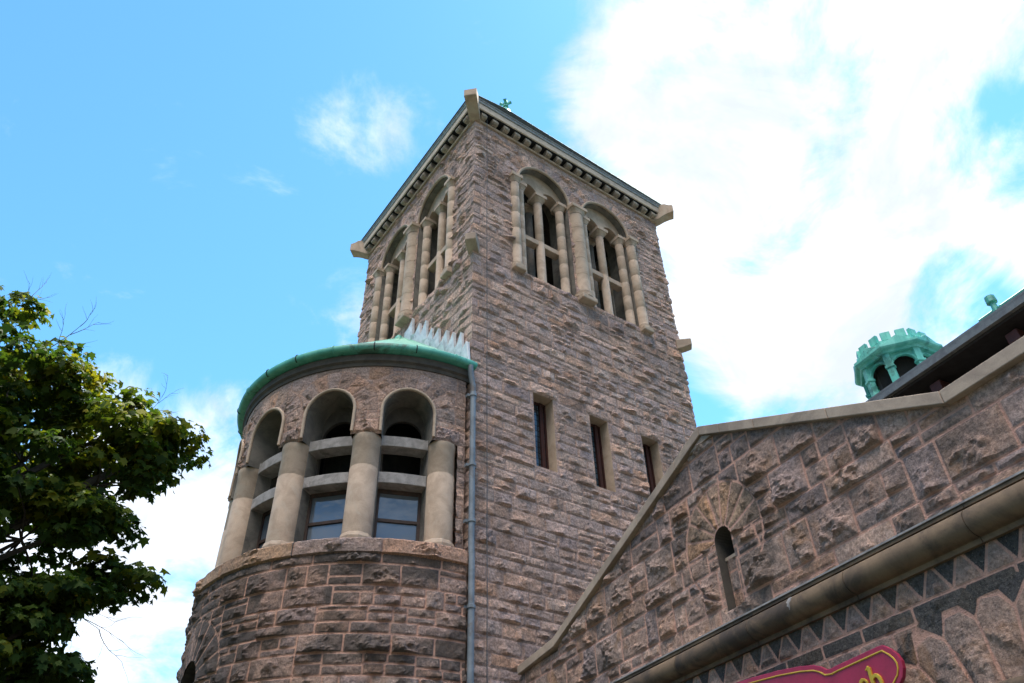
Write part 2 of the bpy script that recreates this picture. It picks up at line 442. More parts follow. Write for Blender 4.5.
# ------------------------------------------------------------------ rock-faced masonry
class Masonry:
    """A wall face as a grid of vertices, every stone a faceted bulge between recessed joints."""
    def __init__(s, u0, u1, v0, v1, step, seed=0, vstep=None):
        vstep = vstep or step
        s.nu = int(round((u1 - u0) / step)) + 1; s.nv = int(round((v1 - v0) / vstep)) + 1
        s.u = np.linspace(u0, u1, s.nu); s.v = np.linspace(v0, v1, s.nv)
        s.step = step; s.vstep = vstep
        s.U, s.V = np.meshgrid(s.u, s.v)          # (nv, nu)
        s.D = np.full(s.U.shape, -1.0); s.H = np.zeros(s.U.shape); s.Rn = np.zeros(s.U.shape); s.K = np.zeros(s.U.shape)
        s.hole = np.zeros((s.nv - 1, s.nu - 1), bool)
        s.rng = np.random.RandomState(seed); s.seed = seed

    an = 1.0
    rough = 1.0

    def stone(s, poly, amp=0.05, kind=0, edge=0.035, rnd=None, sel=None, base=0.35, under=0.5):
        P = np.array(poly, float); e = s.step
        iu0, iu1 = np.searchsorted(s.u, [P[:, 0].min() - e * 1.01, P[:, 0].max() + e * 1.01])
        iv0, iv1 = np.searchsorted(s.v, [P[:, 1].min() - e * 1.01, P[:, 1].max() + e * 1.01])
        if iu1 <= iu0 or iv1 <= iv0: return
        sl = (slice(iv0, iv1), slice(iu0, iu1))
        U = s.U[sl]; V = s.V[sl]
        d = np.full(U.shape, 1e9)
        k = len(P)
        for i in range(k):
            a = P[i]; b = P[(i + 1) % k]; L = math.hypot(*(b - a))
            if L < 1e-6: continue
            d = np.minimum(d, ((b[0] - a[0]) * (V - a[1]) - (b[1] - a[1]) * (U - a[0])) / L)
        ins = d > s.D[sl] + 1e-9
        if sel is not None: ins &= sel[sl]
        if not ins.any(): return
        r = s.rng; c = P.mean(0); ext = P.max(0) - P.min(0)
        wx = (fbm(U * 3.3 + 40 * r.rand(), V * 4.1, s.seed + 21, 3) - .5) * .09; wy = (fbm(U * 3.3, V * 4.1 + 40 * r.rand(), s.seed + 31, 3) - .5) * .09
        du = (U - c[0]) + wx; dv = (V - c[1]) + wy
        h = np.full(U.shape, 1e9)
        kk = r.randint(5, 9)
        for i in range(kk):
            ang = r.uniform(0, 2 * PI); sl_ = r.uniform(0.12, 0.75)
            gx = math.cos(ang) * sl_; gy = math.sin(ang) * sl_
            if r.rand() < under: gy = -abs(gy)
            off = r.uniform(0.35, 1.0) * amp + 0.10 * sl_ * min(ext)
            h = np.minimum(h, off + gx * du + gy * dv)
        h = h + (fbm(U * 11 * s.an + 3.1 * r.rand(), V * 14, s.seed + 5, 3, .62) - 0.5) * amp * 1.05 * s.rough
        rg = 1 - np.abs(fbm(U * 6.5 * s.an, V * 9.5, s.seed + 11, 3) * 2 - 1)
        h = h + (rg - 0.75) * amp * 0.6 * s.rough
        h = np.maximum(h, amp * base * (0.4 + 0.6 * vnoise(U * 11, V * 11, s.seed + 3)))
        t = np.clip(d / edge, 0, 1); t = t * t * (3 - 2 * t)
        h = h * t
        val = r.rand() if rnd is None else rnd
        s.D[sl] = np.where(ins, d, s.D[sl]); s.H[sl] = np.where(ins, h, s.H[sl])
        s.Rn[sl] = np.where(ins, val, s.Rn[sl]); s.K[sl] = np.where(ins, kind, s.K[sl])

    def clear(s, mask):
        s.D[mask] = -1; s.H[mask] = 0

    def coursed(s, levels, lmin, lmax, amp=0.05, kind=0, edge=0.035, sneck=0.35, over=0.0, sel=None, under=0.5):
        e = s.step; ev = s.vstep; r = s.rng
        ua, ub = s.u[0] - over, s.u[-1] + over
        for v0, v1 in zip(levels[:-1], levels[1:]):
            u = ua - r.uniform(0, lmax * 0.5) if over == 0 else ua
            u = round(u / e) * e
            while u < ub:
                L = max(2 * e, round(r.uniform(lmin, lmax) * (1.0 if v1 - v0 > 0.25 else 1.25) / e) * e)
                if ub - (u + L) < lmin * 0.5: L = ub - u + (0 if over else e)
                am = amp * r.uniform(0.55, 1.25)
                if r.rand() < sneck and v1 - v0 > 6 * ev - 1e-6:
                    vm = v0 + round((v1 - v0) * r.uniform(0.38, 0.68) / ev) * ev
                    for a, b in ((v0, vm), (vm, v1)):
                        if r.rand() < 0.6 and L > 2 * lmin * 0.8:
                            um = u + round(L * r.uniform(0.35, 0.65) / e) * e
                            s.stone([(u, a), (um, a), (um, b), (u, b)], am * .8, kind, edge, sel=sel, under=under)
                            s.stone([(um, a), (u + L, a), (u + L, b), (um, b)], am * .8, kind, edge, sel=sel, under=under)
                        else:
                            s.stone([(u, a), (u + L, a), (u + L, b), (u, b)], am * .8, kind, edge, sel=sel, under=under)
                else:
                    s.stone([(u, v0), (u + L, v0), (u + L, v1), (u, v1)], am, kind, edge, sel=sel, under=under)
                u += L

    def ring(s, c, r0, r1, a0, a1, n, amp=0.05, kind=0, edge=0.035, jitter=0.0, under=0.3):
        """radial stones over an arch; angles in degrees"""
        rr = np.hypot(s.U - c[0], s.V - c[1]); aa = (np.degrees(np.arctan2(s.V - c[1], s.U - c[0])) + 90) % 360 - 90
        zone = (rr <= r1) & (rr >= r0 * 0.6) & (aa >= min(a0, a1) - 1e-6) & (aa <= max(a0, a1) + 1e-6)
        s.clear(zone)
        out = ~zone & (rr < r1 + 0.3)
        s.D[out] = np.minimum(s.D[out], np.abs(rr[out] - r1))
        t = np.clip(s.D[out] / edge, 0, 1); s.H[out] *= t
        for i in range(n):
            b0 = a0 + (a1 - a0) * i / n; b1 = a0 + (a1 - a0) * (i + 1) / n
            ri = r1 * (1 + s.rng.uniform(-jitter, 0))
            m = (b0 + b1) / 2
            pts = [(c[0] + r0 * 0.9 * math.cos(rad(b0)), c[1] + r0 * 0.9 * math.sin(rad(b0)))]
            for b in (b0, b0 * .66 + b1 * .34, b0 * .34 + b1 * .66, b1):
                pts.append((c[0] + ri * math.cos(rad(b)), c[1] + ri * math.sin(rad(b))))
            pts.append((c[0] + r0 * 0.9 * math.cos(rad(b1)), c[1] + r0 * 0.9 * math.sin(rad(b1))))
            if b1 < b0: pts.reverse()
            s.stone(pts, amp * s.rng.uniform(0.7, 1.2), kind, edge, under=under)

    def cut_rect(s, u0, u1, v0, v1):
        uc = (s.u[:-1] + s.u[1:]) / 2; vc = (s.v[:-1] + s.v[1:]) / 2
        s.hole |= ((vc[:, None] > v0) & (vc[:, None] < v1) & (uc[None] > u0) & (uc[None] < u1))

    def cut_arch(s, c, r, v0):
        """round-headed opening: half-width r, springing at c, bottom v0"""
        near = (np.abs(np.hypot(s.U - c[0], s.V - c[1]) - r) < s.step * 0.62) & (s.V >= c[1] - 1e-6)
        rr = np.hypot(s.U - c[0], s.V - c[1]) + 1e-9
        s.U = np.where(near, c[0] + (s.U - c[0]) / rr * r, s.U); s.V = np.where(near, c[1] + (s.V - c[1]) / rr * r, s.V)
        # snap the straight sides
        for sd in (-1, 1):
            n2 = (np.abs(s.U - (c[0] + sd * r)) < s.step * 0.51) & (s.V < c[1]) & (s.V > v0 - s.vstep * .5)
            s.U = np.where(n2, c[0] + sd * r, s.U)
        U4 = (s.U[:-1, :-1] + s.U[1:, :-1] + s.U[:-1, 1:] + s.U[1:, 1:]) / 4
        V4 = (s.V[:-1, :-1] + s.V[1:, :-1] + s.V[:-1, 1:] + s.V[1:, 1:]) / 4
        inside = ((np.hypot(U4 - c[0], V4 - c[1]) < r) & (V4 >= c[1])) | ((np.abs(U4 - c[0]) < r) & (V4 < c[1]) & (V4 > v0))
        s.hole |= inside

    def build(s, name, fmap, m, parent, smooth=False, flip=False, rmat=None):
        P = fmap(s.U, s.V, s.H)                      # (nv,nu,3)
        off = world_loc(parent) if parent else Vector((0, 0, 0))
        P = P - np.array(off)
        idx = np.arange(s.nu * s.nv).reshape(s.nv, s.nu)
        a, b, c, d = idx[:-1, :-1], idx[:-1, 1:], idx[1:, 1:], idx[1:, :-1]
        F = np.stack([a, b, c, d], -1)
        if flip: F = F[..., ::-1]
        F = F[~s.hole]
        used = np.zeros(s.nu * s.nv, bool); used[F.ravel()] = True
        new = np.cumsum(used) - 1
        V = P.reshape(-1, 3)[used]; F = new[F]
        me = bpy.data.meshes.new(name)
        me.vertices.add(len(V)); me.vertices.foreach_set('co', V.ravel().astype(np.float32))
        me.loops.add(F.size); me.loops.foreach_set('vertex_index', F.ravel().astype(np.int32))
        me.polygons.add(len(F)); me.polygons.foreach_set('loop_start', np.arange(0, F.size, 4, dtype=np.int32))
        me.polygons.foreach_set('loop_total', np.full(len(F), 4, np.int32))
        me.polygons.foreach_set('use_smooth', np.full(len(F), smooth))
        me.update(calc_edges=True)
        for nm, A in (('d', np.maximum(s.D, -.05)), ('rnd', s.Rn), ('kind', s.K)):
            at = me.attributes.new(nm, 'FLOAT', 'POINT'); at.data.foreach_set('value', A.ravel()[used].astype(np.float32))
        me.materials.append(m)
        o = bpy.data.objects.new(name, me); COL.objects.link(o); o.parent = parent
        return o


def levels(v0, v1, step, hs, rng):
    L = [v0]
    while L[-1] < v1 - 1e-6:
        h = hs[rng.randint(len(hs))]
        n = L[-1] + round(h / step) * step
        if v1 - n < min(hs) * 0.8: n = v1
        L.append(n)
    return L


# ------------------------------------------------------------------ ground
g_ = MB()
g_.add([(-900, -900, 0), (900, -900, 0), (900, 900, 0), (-900, 900, 0)], [(0, 1, 2, 3)])
tag(g_.build('ground', simple('lawn_soil', (0.036, 0.042, 0.022), (0.045, 0.044, 0.03), 0.8, 0.95, bs=0.5, bd=0.05, bscale=6)), kind='structure')
g_ = MB()
g_.add([(-9.5, -60, .004), (-5.6, -60, .004), (-4.4, -8, .004), (-9.5, -8, .004)], [(0, 1, 2, 3)])
tag(g_.build('path', simple('asphalt_paving', (0.05, 0.05, 0.05), (0.04, 0.04, 0.04), 1.5, 0.9)), kind='structure')

# ------------------------------------------------------------------ bell tower
TW, TD = 7.55, 7.05          # width (right face) and depth (left face)
ZT = 21.75                   # wall top
SPR = 20.0                   # belfry springing
SILL = 16.15
tower = empty('bell_tower', (TW / 2, TD / 2, 0), 'tall square granite bell tower with arched belfry openings and dark corbelled cornice', 'tower')
FR = Frame((0, 0, 0), (1, 0, 0), (0, -1, 0))
FL = Frame((0, TD, 0), (0, -1, 0), (-1, 0, 0))
FB = Frame((TW, TD, 0), (-1, 0, 0), (0, 1, 0))
FRR = Frame((TW, 0, 0), (0, 1, 0), (1, 0, 0))
st = 0.05
rngc = np.random.RandomState(4)
LV = levels(0.0, 15.95, st, [0.2, 0.25, 0.3, 0.3, 0.35], rngc)
LV2 = LV[:-1] + levels(15.95, ZT, st, [0.2, 0.25, 0.3, 0.35], rngc)


def corner_profile(z):
    h = np.zeros_like(z)
    for i, (a, b) in enumerate(zip(LV2[:-1], LV2[1:])):
        t = np.clip((z - a) / (b - a), 0, 1)
        w = np.minimum(np.clip((z - a) / .05, 0, 1), np.clip((b - z) / .05, 0, 1))
        k = (z >= a) & (z <= b)
        am = 0.010 + 0.032 * _h(np.array([i]), np.array([3]), 7)[0] ** 2
        h = np.where(k, am * w * (1.15 - 0.5 * t), h)
    return h * (.5 + vnoise(z * 5.3, z * 0, 77))


def tower_wall(fr, width, seed, slits=(), step=st):
    ms = Masonry(0, width, 0, ZT, step, seed); ms.an = .7; ms.rough = .75
    ms.coursed(LV2, 0.35, 1.0, 0.105, 0, 0.055, 0.25, over=0.4, under=0.85)
    cs = [width / 2 - 1.245, width / 2 + 1.245]
    for c in cs:
        ms.ring((c, SPR), 1.0, 1.52, 0, 180, 13, 0.05, 0, 0.04)
    # level where the two rings meet: keep stones flat round the openings
    hc = corner_profile(ms.V)
    for edge in (0, width):
        w = np.clip(np.abs(ms.U - edge) / 0.22, 0, 1); w = w * w * (3 - 2 * w)
        ms.H = ms.H * w + hc * (1 - w)
    fl = np.ones_like(ms.H)
    for c in cs:
        inarch = (np.hypot(ms.U - c, ms.V - SPR) < 1.02) & (ms.V >= SPR)
        below = (np.abs(ms.U - c) < 1.02) & (ms.V < SPR) & (ms.V > SILL - .02)
        fl[inarch | below] = 0.15
    fl[(ms.V > ZT - 0.12)] = 0.3
    # lintels of the slit windows
    for (a, b, z0, z1) in slits:
        ms.clear((ms.U >= a - .1 - 1e-6) & (ms.U <= b + .15 + 1e-6) & (ms.V >= z1 - 1e-6) & (ms.V <= z1 + .3 + 1e-6))
        ms.stone([(a - .1, z1), (b + .15, z1), (b + .15, z1 + .3), (a - .1, z1 + .3)], 0.09, 0, 0.05)
        near = (ms.U > a - .06) & (ms.U < b + .06) & (ms.V > z0 - .06) & (ms.V < z1 + .001)
        fl[near] = 0.1
    ms.H = ms.H * fl
    for c in cs: ms.cut_arch((c, SPR), 0.95, SILL)
    for (a, b, z0, z1) in slits: ms.cut_rect(a, b, z0, z1)

    def fmap(U, V, H):
        P = fr.p(U, H, V)
        hcv = corner_profile(V)
        for edge, sg in ((0, -1), (width, 1)):
            w = np.clip(1 - np.abs(U - edge) / 0.22, 0, 1)
            P = P + (sg * hcv * w * w)[..., None] * fr.U
        return P
    return ms.build('wall', fmap, M_TOWER, tower)


SLITS = [(1.75, 2.35, 10.2, 12.2), (3.5, 4.1, 10.2, 12.2), (5.25, 5.85, 10.2, 12.2)]
tower_wall(FR, TW, 11, SLITS)
tower_wall(FL, TD, 23)
tower_wall(FB, TW, 37, step=0.05)
tower_wall(FRR, TD, 41, step=0.05)


def arch_pts(c, r, n=24, a0=0.0, a1=180.0):
    return [(c[0] + r * math.cos(rad(a0 + (a1 - a0) * i / n)), c[1] + r * math.sin(rad(a0 + (a1 - a0) * i / n))) for i in range(n + 1)]


def band(mb, fr, inner, outer, n0, n1):
    """solid strip between two matching polylines in (u,z), from n0 (back) to n1 (front)"""
    k = len(inner)
    vs = []
    for n in (n1, n0):
        vs += [tuple(fr.p(u, n, z)) for u, z in inner]; vs += [tuple(fr.p(u, n, z)) for u, z in outer]
    fs = []
    I, O, I2, O2 = 0, k, 2 * k, 3 * k
    for i in range(k - 1):
        fs.append((I + i, O + i, O + i + 1, I + i + 1)); fs.append((I2 + i, I2 + i + 1, O2 + i + 1, O2 + i))
        fs.append((O + i, O2 + i, O2 + i + 1, O + i + 1)); fs.append((I + i, I + i + 1, I2 + i + 1, I2 + i))
    for e in (0, k - 1):
        q = (I + e, I2 + e, O2 + e, O + e); fs.append(q if e == 0 else q[::-1])
    mb.add(vs, fs)


def column_mesh(fr, u, n, z0, z1, r, drums=5, base=True):
    p = fr.p(u, n, 0); mb = MB()
    prof = []
    if base: prof += [(r * 1.28, z0), (r * 1.28, z0 + r * .45), (r * 1.12, z0 + r * .6), (r * 1.15, z0 + r * .8), (r, z0 + r * 1.0)]
    else: prof += [(r, z0)]
    zs = np.linspace(z0 + (r if base else 0), z1, drums + 1)
    for i in range(1, drums + 1):
        prof += [(r, zs[i] - 0.016), (r * .97, zs[i] - 0.01), (r * .97, zs[i] + 0.002 if i < drums else zs[i])]
        if i < drums: prof += [(r, zs[i] + 0.010)]
    lathe(mb, (p[0], p[1]), prof, 18)
    return mb


def cap_mesh(fr, u, n, z0, z1, r, ab, nd_=None):
    """cushion capital with a square abacus"""
    mb = MB(); zm = z0 + (z1 - z0) * 0.55
    ring = 16
    vs = []
    nd_ = nd_ or ab
    for k, (t, z) in enumerate(((0, z0), (0.25, z0 + (zm - z0) * .35), (0.72, z0 + (zm - z0) * .75), (1.0, zm))):
        for i in range(ring):
            a = 2 * PI * (i + .5) / ring
            cx, cy = math.cos(a), math.sin(a); m = max(abs(cx), abs(cy))
            px = (r * 1.03 * cx) * (1 - t) + (ab * .93 * cx / m) * t; py = (r * 1.03 * cy) * (1 - t) + (nd_ * .93 * cy / m) * t
            vs.append(tuple(fr.p(u + px, n + py, z)))
    fs = []
    for k in range(3):
        for i in range(ring):
            i2 = (i + 1) % ring
            fs.append((k * ring + i, k * ring + i2, (k + 1) * ring + i2, (k + 1) * ring + i)[::-1])
    mb.add(vs, fs)
    box(mb, fr, u - ab, u + ab, n - nd_, n + nd_, zm, z1)
    return mb


def belfry(fr, width, front=True):
    cs = [width / 2 - 1.245, width / 2 + 1.245]
    # big columns at the outer order
    for i, u in enumerate((cs[0] - 1.11, width / 2, cs[1] + 1.09)):
        r = 0.235 if i == 1 else 0.155
        column_mesh(fr, u, -.02, SILL + .02, SPR - .32, r, 5).build('column', M_TRIM, tower, True)
        cap_mesh(fr, u, -.02, SPR - .32, SPR + .0, r, 0.30 if i == 1 else 0.20, 0.28 if i == 1 else .22).build('capital', M_TRIM, tower, bevel=0.012)
        pl = MB(); box(pl, fr, u - r - .04, u + r + .04, -.2, r + .03, SILL - .14, SILL + .03); pl.build('plinth', M_TRIM, tower, bevel=0.03)
    for c in cs:
        roll = MB()
        tube(roll, [fr.p(u, 0.03, z) for u, z in arch_pts((c, SPR), .985, 28)], 0.045, 8)
        roll.build('arch_moulding', M_TRIM, tower, True)
        # recessed order: reveals, soffit
        rv = MB()
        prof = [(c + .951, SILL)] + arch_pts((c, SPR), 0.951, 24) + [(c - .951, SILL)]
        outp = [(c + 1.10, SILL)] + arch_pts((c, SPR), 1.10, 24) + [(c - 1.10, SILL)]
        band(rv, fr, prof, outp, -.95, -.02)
        rv.build('arch_reveal', M_REVEAL, tower)  # darker stone paints the shade inside the arch
        # tympanum with two lancet heads
        ty = MB(); ZL = SPR + .06
        us = np.linspace(-.95, .95, 77)
        lo = []; up = []
        for u in us:
            a = abs(abs(u) - .42); lo.append((c - u, ZL + (math.sqrt(max(0, .33 ** 2 - a * a)) if a < .33 else 0)))
            up.append((c - u, max(SPR + math.sqrt(max(0, .95 ** 2 - u * u)), lo[-1][1] + .002)))
        band(ty, fr, lo, up, -.58, -.22)
        ty.build('tympanum', M_TRIM, tower)
        # colonnettes, a front and a rear row, and inner engaged shafts
        for n, rr in ((-.32, .13), (-.80, .12)):
            column_mesh(fr, c, n, SILL + .02, SPR - .24, rr, 2 if n > -.5 else 1).build('colonnette', M_TRIM if n > -.5 else M_REVEAL, tower, True)  # rear row darker, depth shade painted in
            cap_mesh(fr, c, n, SPR - .24, SPR + .058, rr, .22, .23 if n > -.5 else .16).build('colonnette_capital', M_TRIM, tower, bevel=0.01)
        for sd in (-1, 1):
            column_mesh(fr, c + sd * .77, -.22, SILL + .02, SPR - .24, .135, 6).build('engaged_shaft', M_TRIM, tower, True)
            cap_mesh(fr, c + sd * .77, -.22, SPR - .24, SPR + .058, .135, .17, .2).build('shaft_capital', M_TRIM, tower, bevel=0.01)
            tr = MB(); box(tr, fr, c + min(sd * .10, sd * .70), c + max(sd * .10, sd * .70), -.48, -.24, 17.86, 18.04)
            tr.build('transom', M_TRIM, tower, bevel=0.01)
        sl_ = MB(); prism_pts = [(-1.0, SILL - .12), (.01, SILL - .12), (.01, SILL - .05), (-1.0, SILL + .06)]
        vs = [tuple(fr.p(u, n, z)) for u in (c - .97, c + .97) for n, z in prism_pts]
        sl_.add(vs, [(0, 1, 5, 4), (1, 2, 6, 5), (2, 3, 7, 6), (3, 0, 4, 7), (0, 3, 2, 1), (4, 5, 6, 7)])
        sl_.build('sill', M_TRIM, tower, bevel=0.015)


belfry(FR, TW); belfry(FL, TD); belfry(FB, TW); belfry(FRR, TD)

# inside of the belfry
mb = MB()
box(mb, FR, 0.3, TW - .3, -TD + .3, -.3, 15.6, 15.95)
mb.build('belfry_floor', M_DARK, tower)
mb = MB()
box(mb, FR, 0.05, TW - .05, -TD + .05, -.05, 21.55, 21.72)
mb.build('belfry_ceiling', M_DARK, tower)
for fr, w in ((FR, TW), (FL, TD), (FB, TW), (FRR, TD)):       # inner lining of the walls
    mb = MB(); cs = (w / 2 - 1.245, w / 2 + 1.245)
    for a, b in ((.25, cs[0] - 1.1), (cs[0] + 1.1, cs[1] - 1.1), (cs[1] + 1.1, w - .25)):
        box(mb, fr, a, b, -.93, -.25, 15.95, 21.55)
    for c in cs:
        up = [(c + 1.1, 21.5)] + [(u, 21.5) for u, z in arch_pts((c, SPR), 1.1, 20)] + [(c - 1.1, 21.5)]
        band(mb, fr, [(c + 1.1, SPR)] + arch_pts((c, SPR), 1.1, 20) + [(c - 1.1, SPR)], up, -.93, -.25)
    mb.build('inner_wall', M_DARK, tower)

# slit windows
for (a, b, z0, z1) in SLITS:
    rv = MB()
    t = .10
    box(rv, FR, b, b + t, -.62, -.006, z0, z1); box(rv, FR, a - t, a, -.62, -.006, z0, z1)
    box(rv, FR, a - t, b + t, -.62, -.008, z1, z1 + t); box(rv, FR, a - t, b + t, -.62, -.008, z0 - t, z0)
    rv.build('window_reveal', M_TRIM, tower, bevel=0.008)
    wf = MB()
    for (p, q, r, s) in ((a, a + .05, z0, z1), (b - .20, b - .10, z0, z1), (b - .045, b, z0, z1), (a + .05, b - .045, z1 - .06, z1), (a + .05, b - .045, z0, z0 + .06)):
        box(wf, FR, p + .001, q - .001, -.40, -.28 if q < b - .05 else -.30, r + .001, s - .001)
    wo_ = wf.build('window', M_WOOD, tower)
    gp = MB(); box(gp, FR, a + .03, b - .03, -.36, -.34, z0 + .04, z1 - .04)
    gp.build('pane', M_LEADED, wo_)

# cornice: mitred rings round the tower
def ring_profile(mb, prof, x0=0, x1=TW, y0=0, y1=TD):
    k = len(prof); vs = []
    for sx, sy in ((0, 0), (1, 0), (1, 1), (0, 1)):
        for n, z in prof:
            vs.append(((x1 + n) if sx else (x0 - n), (y1 + n) if sy else (y0 - n), z))
    fs = []
    for c in range(4):
        c2 = (c + 1) % 4
        for j in range(k):
            j2 = (j + 1) % k
            fs.append((c * k + j, c2 * k + j, c2 * k + j2, c * k + j2))
    mb.add(vs, fs)


mb = MB(); ring_profile(mb, [(-.3, ZT - .02), (.07, ZT - .02), (.085, ZT + .04), (.05, ZT + .075), (-.3, ZT + .075)]); mb.build('string_course', M_TRIM, tower)
mb = MB(); ring_profile(mb, [(-.3, ZT + .07), (-.12, ZT + .07), (-.12, 22.06), (-.3, 22.06)]); mb.build('frieze', M_SOFFIT, tower)  # near black so the gaps between corbels read as shaded
mb = MB(); ring_profile(mb, [(-.11, 22.035), (.235, 22.035), (.235, 22.058), (-.11, 22.058)]); mb.build('cornice_gap_shade', M_SOFFIT, tower)  # thin dark slab added to paint shade above the corbel gaps
mb = MB(); ring_profile(mb, [(-.3, 22.06), (.25, 22.06), (.27, 22.08), (.27, 22.31), (-.3, 22.31)]); mb.build('cornice', M_FASCIA, tower)
mb = MB(); ring_profile(mb, [(-.3, 22.312), (.25, 22.312), (.25, 22.335), (.29, 22.34), (.305, 22.36), (.30, 22.375), (.30, 22.43), (.33, 22.44), (.335, 22.49), (-.3, 22.49)]); mb.build('gutter', M_GUTTER, tower)
for fr, w in ((FR, TW), (FL, TD)):
    n = int(round(w / .43)); n0 = 0
    for i in range(n):
        u = (i + .5) * w / n
        cb_ = MB(); h = .096
        prof = [(-.12, ZT + .075), (.10, ZT + .05), (.19, ZT + .05), (.245, ZT + .085), (.255, ZT + .13), (.235, ZT + .17), (.20, ZT + .19), (.20, 22.05), (-.12, 22.05)]
        k = len(prof)
        vs = [tuple(fr.p(u + s * h, nn, z)) for s in (-1, 1) for nn, z in prof]
        cb_.add(vs, [tuple(reversed(range(k))), tuple(range(k, 2 * k))] + [(j, (j + 1) % k, k + (j + 1) % k, k + j) for j in range(k)])
        cb_.build('corbel', M_CORBEL, tower, bevel=0.02)
for fr, w in ((FB, TW), (FRR, TD)):
    for i in range(16):
        u = (i + .5) * w / 16
        cb_ = MB(); box(cb_, fr, u - .118, u + .118, .02, .22, ZT + .08, 22.058); cb_.build('corbel', M_COPE, tower, bevel=0.04)

for (x, y) in ((0, 0), (TW, 0), (0, TD), (TW, TD)):            # scooped horn at each corner of the cornice
    dx = -1 if x == 0 else 1; dy = -1 if y == 0 else 1
    d = np.array([dx, dy]) / math.sqrt(2); s = np.array([-d[1], d[0]])
    mb = MB(); prof = [(-.15, 21.70), (.04, 21.72), (.20, 21.80), (.36, 21.90), (.52, 21.97), (.62, 22.00), (.70, 22.02), (.72, 22.04), (.72, 22.34), (.70, 22.36), (.58, 22.39), (.45, 22.48), (-.15, 22.50)]
    k = len(prof); wd = lambda t: .16 + .04 * max(0, min(1, (t + .1) / .9))
    vs = []
    for sg in (-1, 1):
        for t, z in prof:
            p = np.array([x, y]) + d * t + s * sg * wd(t); vs.append((p[0], p[1], z))
    mb.add(vs, [tuple(range(k)), tuple(reversed(range(k, 2 * k)))] + [(k + j, k + (j + 1) % k, (j + 1) % k, j) for j in range(k)])
    mb.build('corner_gargoyle', M_TRIM, tower, bevel=0.015)
    # stone spout block lower down, at belfry sill level
    mb = MB()
    t0 = [(-.1, 15.98), (.17, 16.04), (.36, 16.10), (.36, 16.34), (-.1, 16.36)]
    k = len(t0); vs = []
    for sg in (-1, 1):
        for t, z in t0:
            p = np.array([x, y]) + d * t + s * sg * .15; vs.append((p[0], p[1], z))
    mb.add(vs, [tuple(range(k)), tuple(reversed(range(k, 2 * k)))] + [(k + j, k + (j + 1) % k, (j + 1) % k, j) for j in range(k)])
    mb.build('spout_block', M_COPE, tower, bevel=0.025)

# roof
ZA = 29.8
mb = MB(); o = .34
ap = (TW / 2, TD / 2, ZA)
cr = [(-o, -o, 22.48), (TW + o, -o, 22.48), (TW + o, TD + o, 22.48), (-o, TD + o, 22.48)]
nrow = 26
for a in range(4):
    A = Vector(cr[a]); B = Vector(cr[(a + 1) % 4]); P = Vector(ap)
    nrm = (B - A).cross(P - A).normalized()
    for i in range(nrow):                                   # slate courses, each lapping the one below
        t0, t1 = i / nrow, (i + 1) / nrow
        l0 = A.lerp(P, t0) + nrm * .03; r0 = B.lerp(P, t0) + nrm * .03; l1 = A.lerp(P, t1) + nrm * .004; r1 = B.lerp(P, t1) + nrm * .004
        lb = A.lerp(P, t0); rb = B.lerp(P, t0)
        mb.add([l0, r0, r1, l1, lb, rb], [(0, 1, 2, 3), (4, 5, 1, 0)])
roof = mb.build('roof', M_SLATE, tower)
mb = MB()
for a in range(4):
    A = Vector(cr[a]); P = Vector(ap); tube(mb, [A.lerp(P, .0), A.lerp(P, .985)], .035, 6)
mb.build('hip_flashing', M_COPPERROOF, roof)
mb = MB()
lathe(mb, (TW / 2, TD / 2), [(.30, ZA - .55), (.20, ZA - .2), (.09, ZA), (.07, ZA + .1), (.13, ZA + .14), (.13, ZA + .18), (.06, ZA + .22), (.05, ZA + .52), (.02, ZA + .56)], 12)
for a in range(4):
    t = PI / 4 + a * PI / 2; e = Vector((math.cos(t), math.sin(t), 0)); c0 = Vector((TW / 2, TD / 2, ZA + .34))
    tube(mb, [c0, c0 + e * .13 + Vector((0, 0, .03)), c0 + e * .22 + Vector((0, 0, .10))], [.05, .055, .08], 8)
tube(mb, [(TW / 2, TD / 2, ZA + .46), (TW / 2, TD / 2, ZA + .60)], [.09, .08], 8)
mb.build('finial', M_CUPOLA, roof, True)

# lightning cable down the right face
mb = MB(); rr = np.random.RandomState(3)
tube(mb, [(0.36 - .02 * i / 20 + rr.uniform(-.006, .006), -.13, 21.9 - i * (21.9 - 4) / 30) for i in range(31)], .009, 5)
mb.build('lightning_cable', M_CABLE, tower)

# bell
bell = empty('church_bell', (2.3, 1.9, 16.9), 'dark bronze bell hanging inside the tower behind the belfry openings', 'bell')
mb = MB()
lathe(mb, (2.3, 1.9), [(.62, 16.75), (.60, 16.80), (.50, 16.95), (.42, 17.2), (.38, 17.5), (.34, 17.65), (.2, 17.75), (.05, 17.78)], 24)
mb.build('bell_body', M_BRONZE, bell, True)
mb = MB(); box(mb, FR, 1.2, 6.4, -2.0, -1.8, 17.95, 18.15); box(mb, FR, 2.22, 2.38, -1.98, -1.82, 17.7, 17.95)
mb.build('headstock', M_BROWN, bell, bevel=0.01)

# ------------------------------------------------------------------ round stair turret on the left face
TC = (-0.10, 3.62); RT = 3.55; RB = 3.70
turret = empty('round_turret', (TC[0] - 1.8, TC[1], 0), 'half round granite turret with arched windows and green copper roof against the bell tower', 'turret')


def cylmap(R, c=TC):
    def f(U, V, H):                       # U = arc length measured from angle 270 going clockwise (towards 180)
        A = rad(270) - U / R
        r = R + H
        return np.stack([c[0] + r * np.cos(A), c[1] + r * np.sin(A), V], -1)
    return f


def ang_u(deg, R): return rad(270 - deg) * R


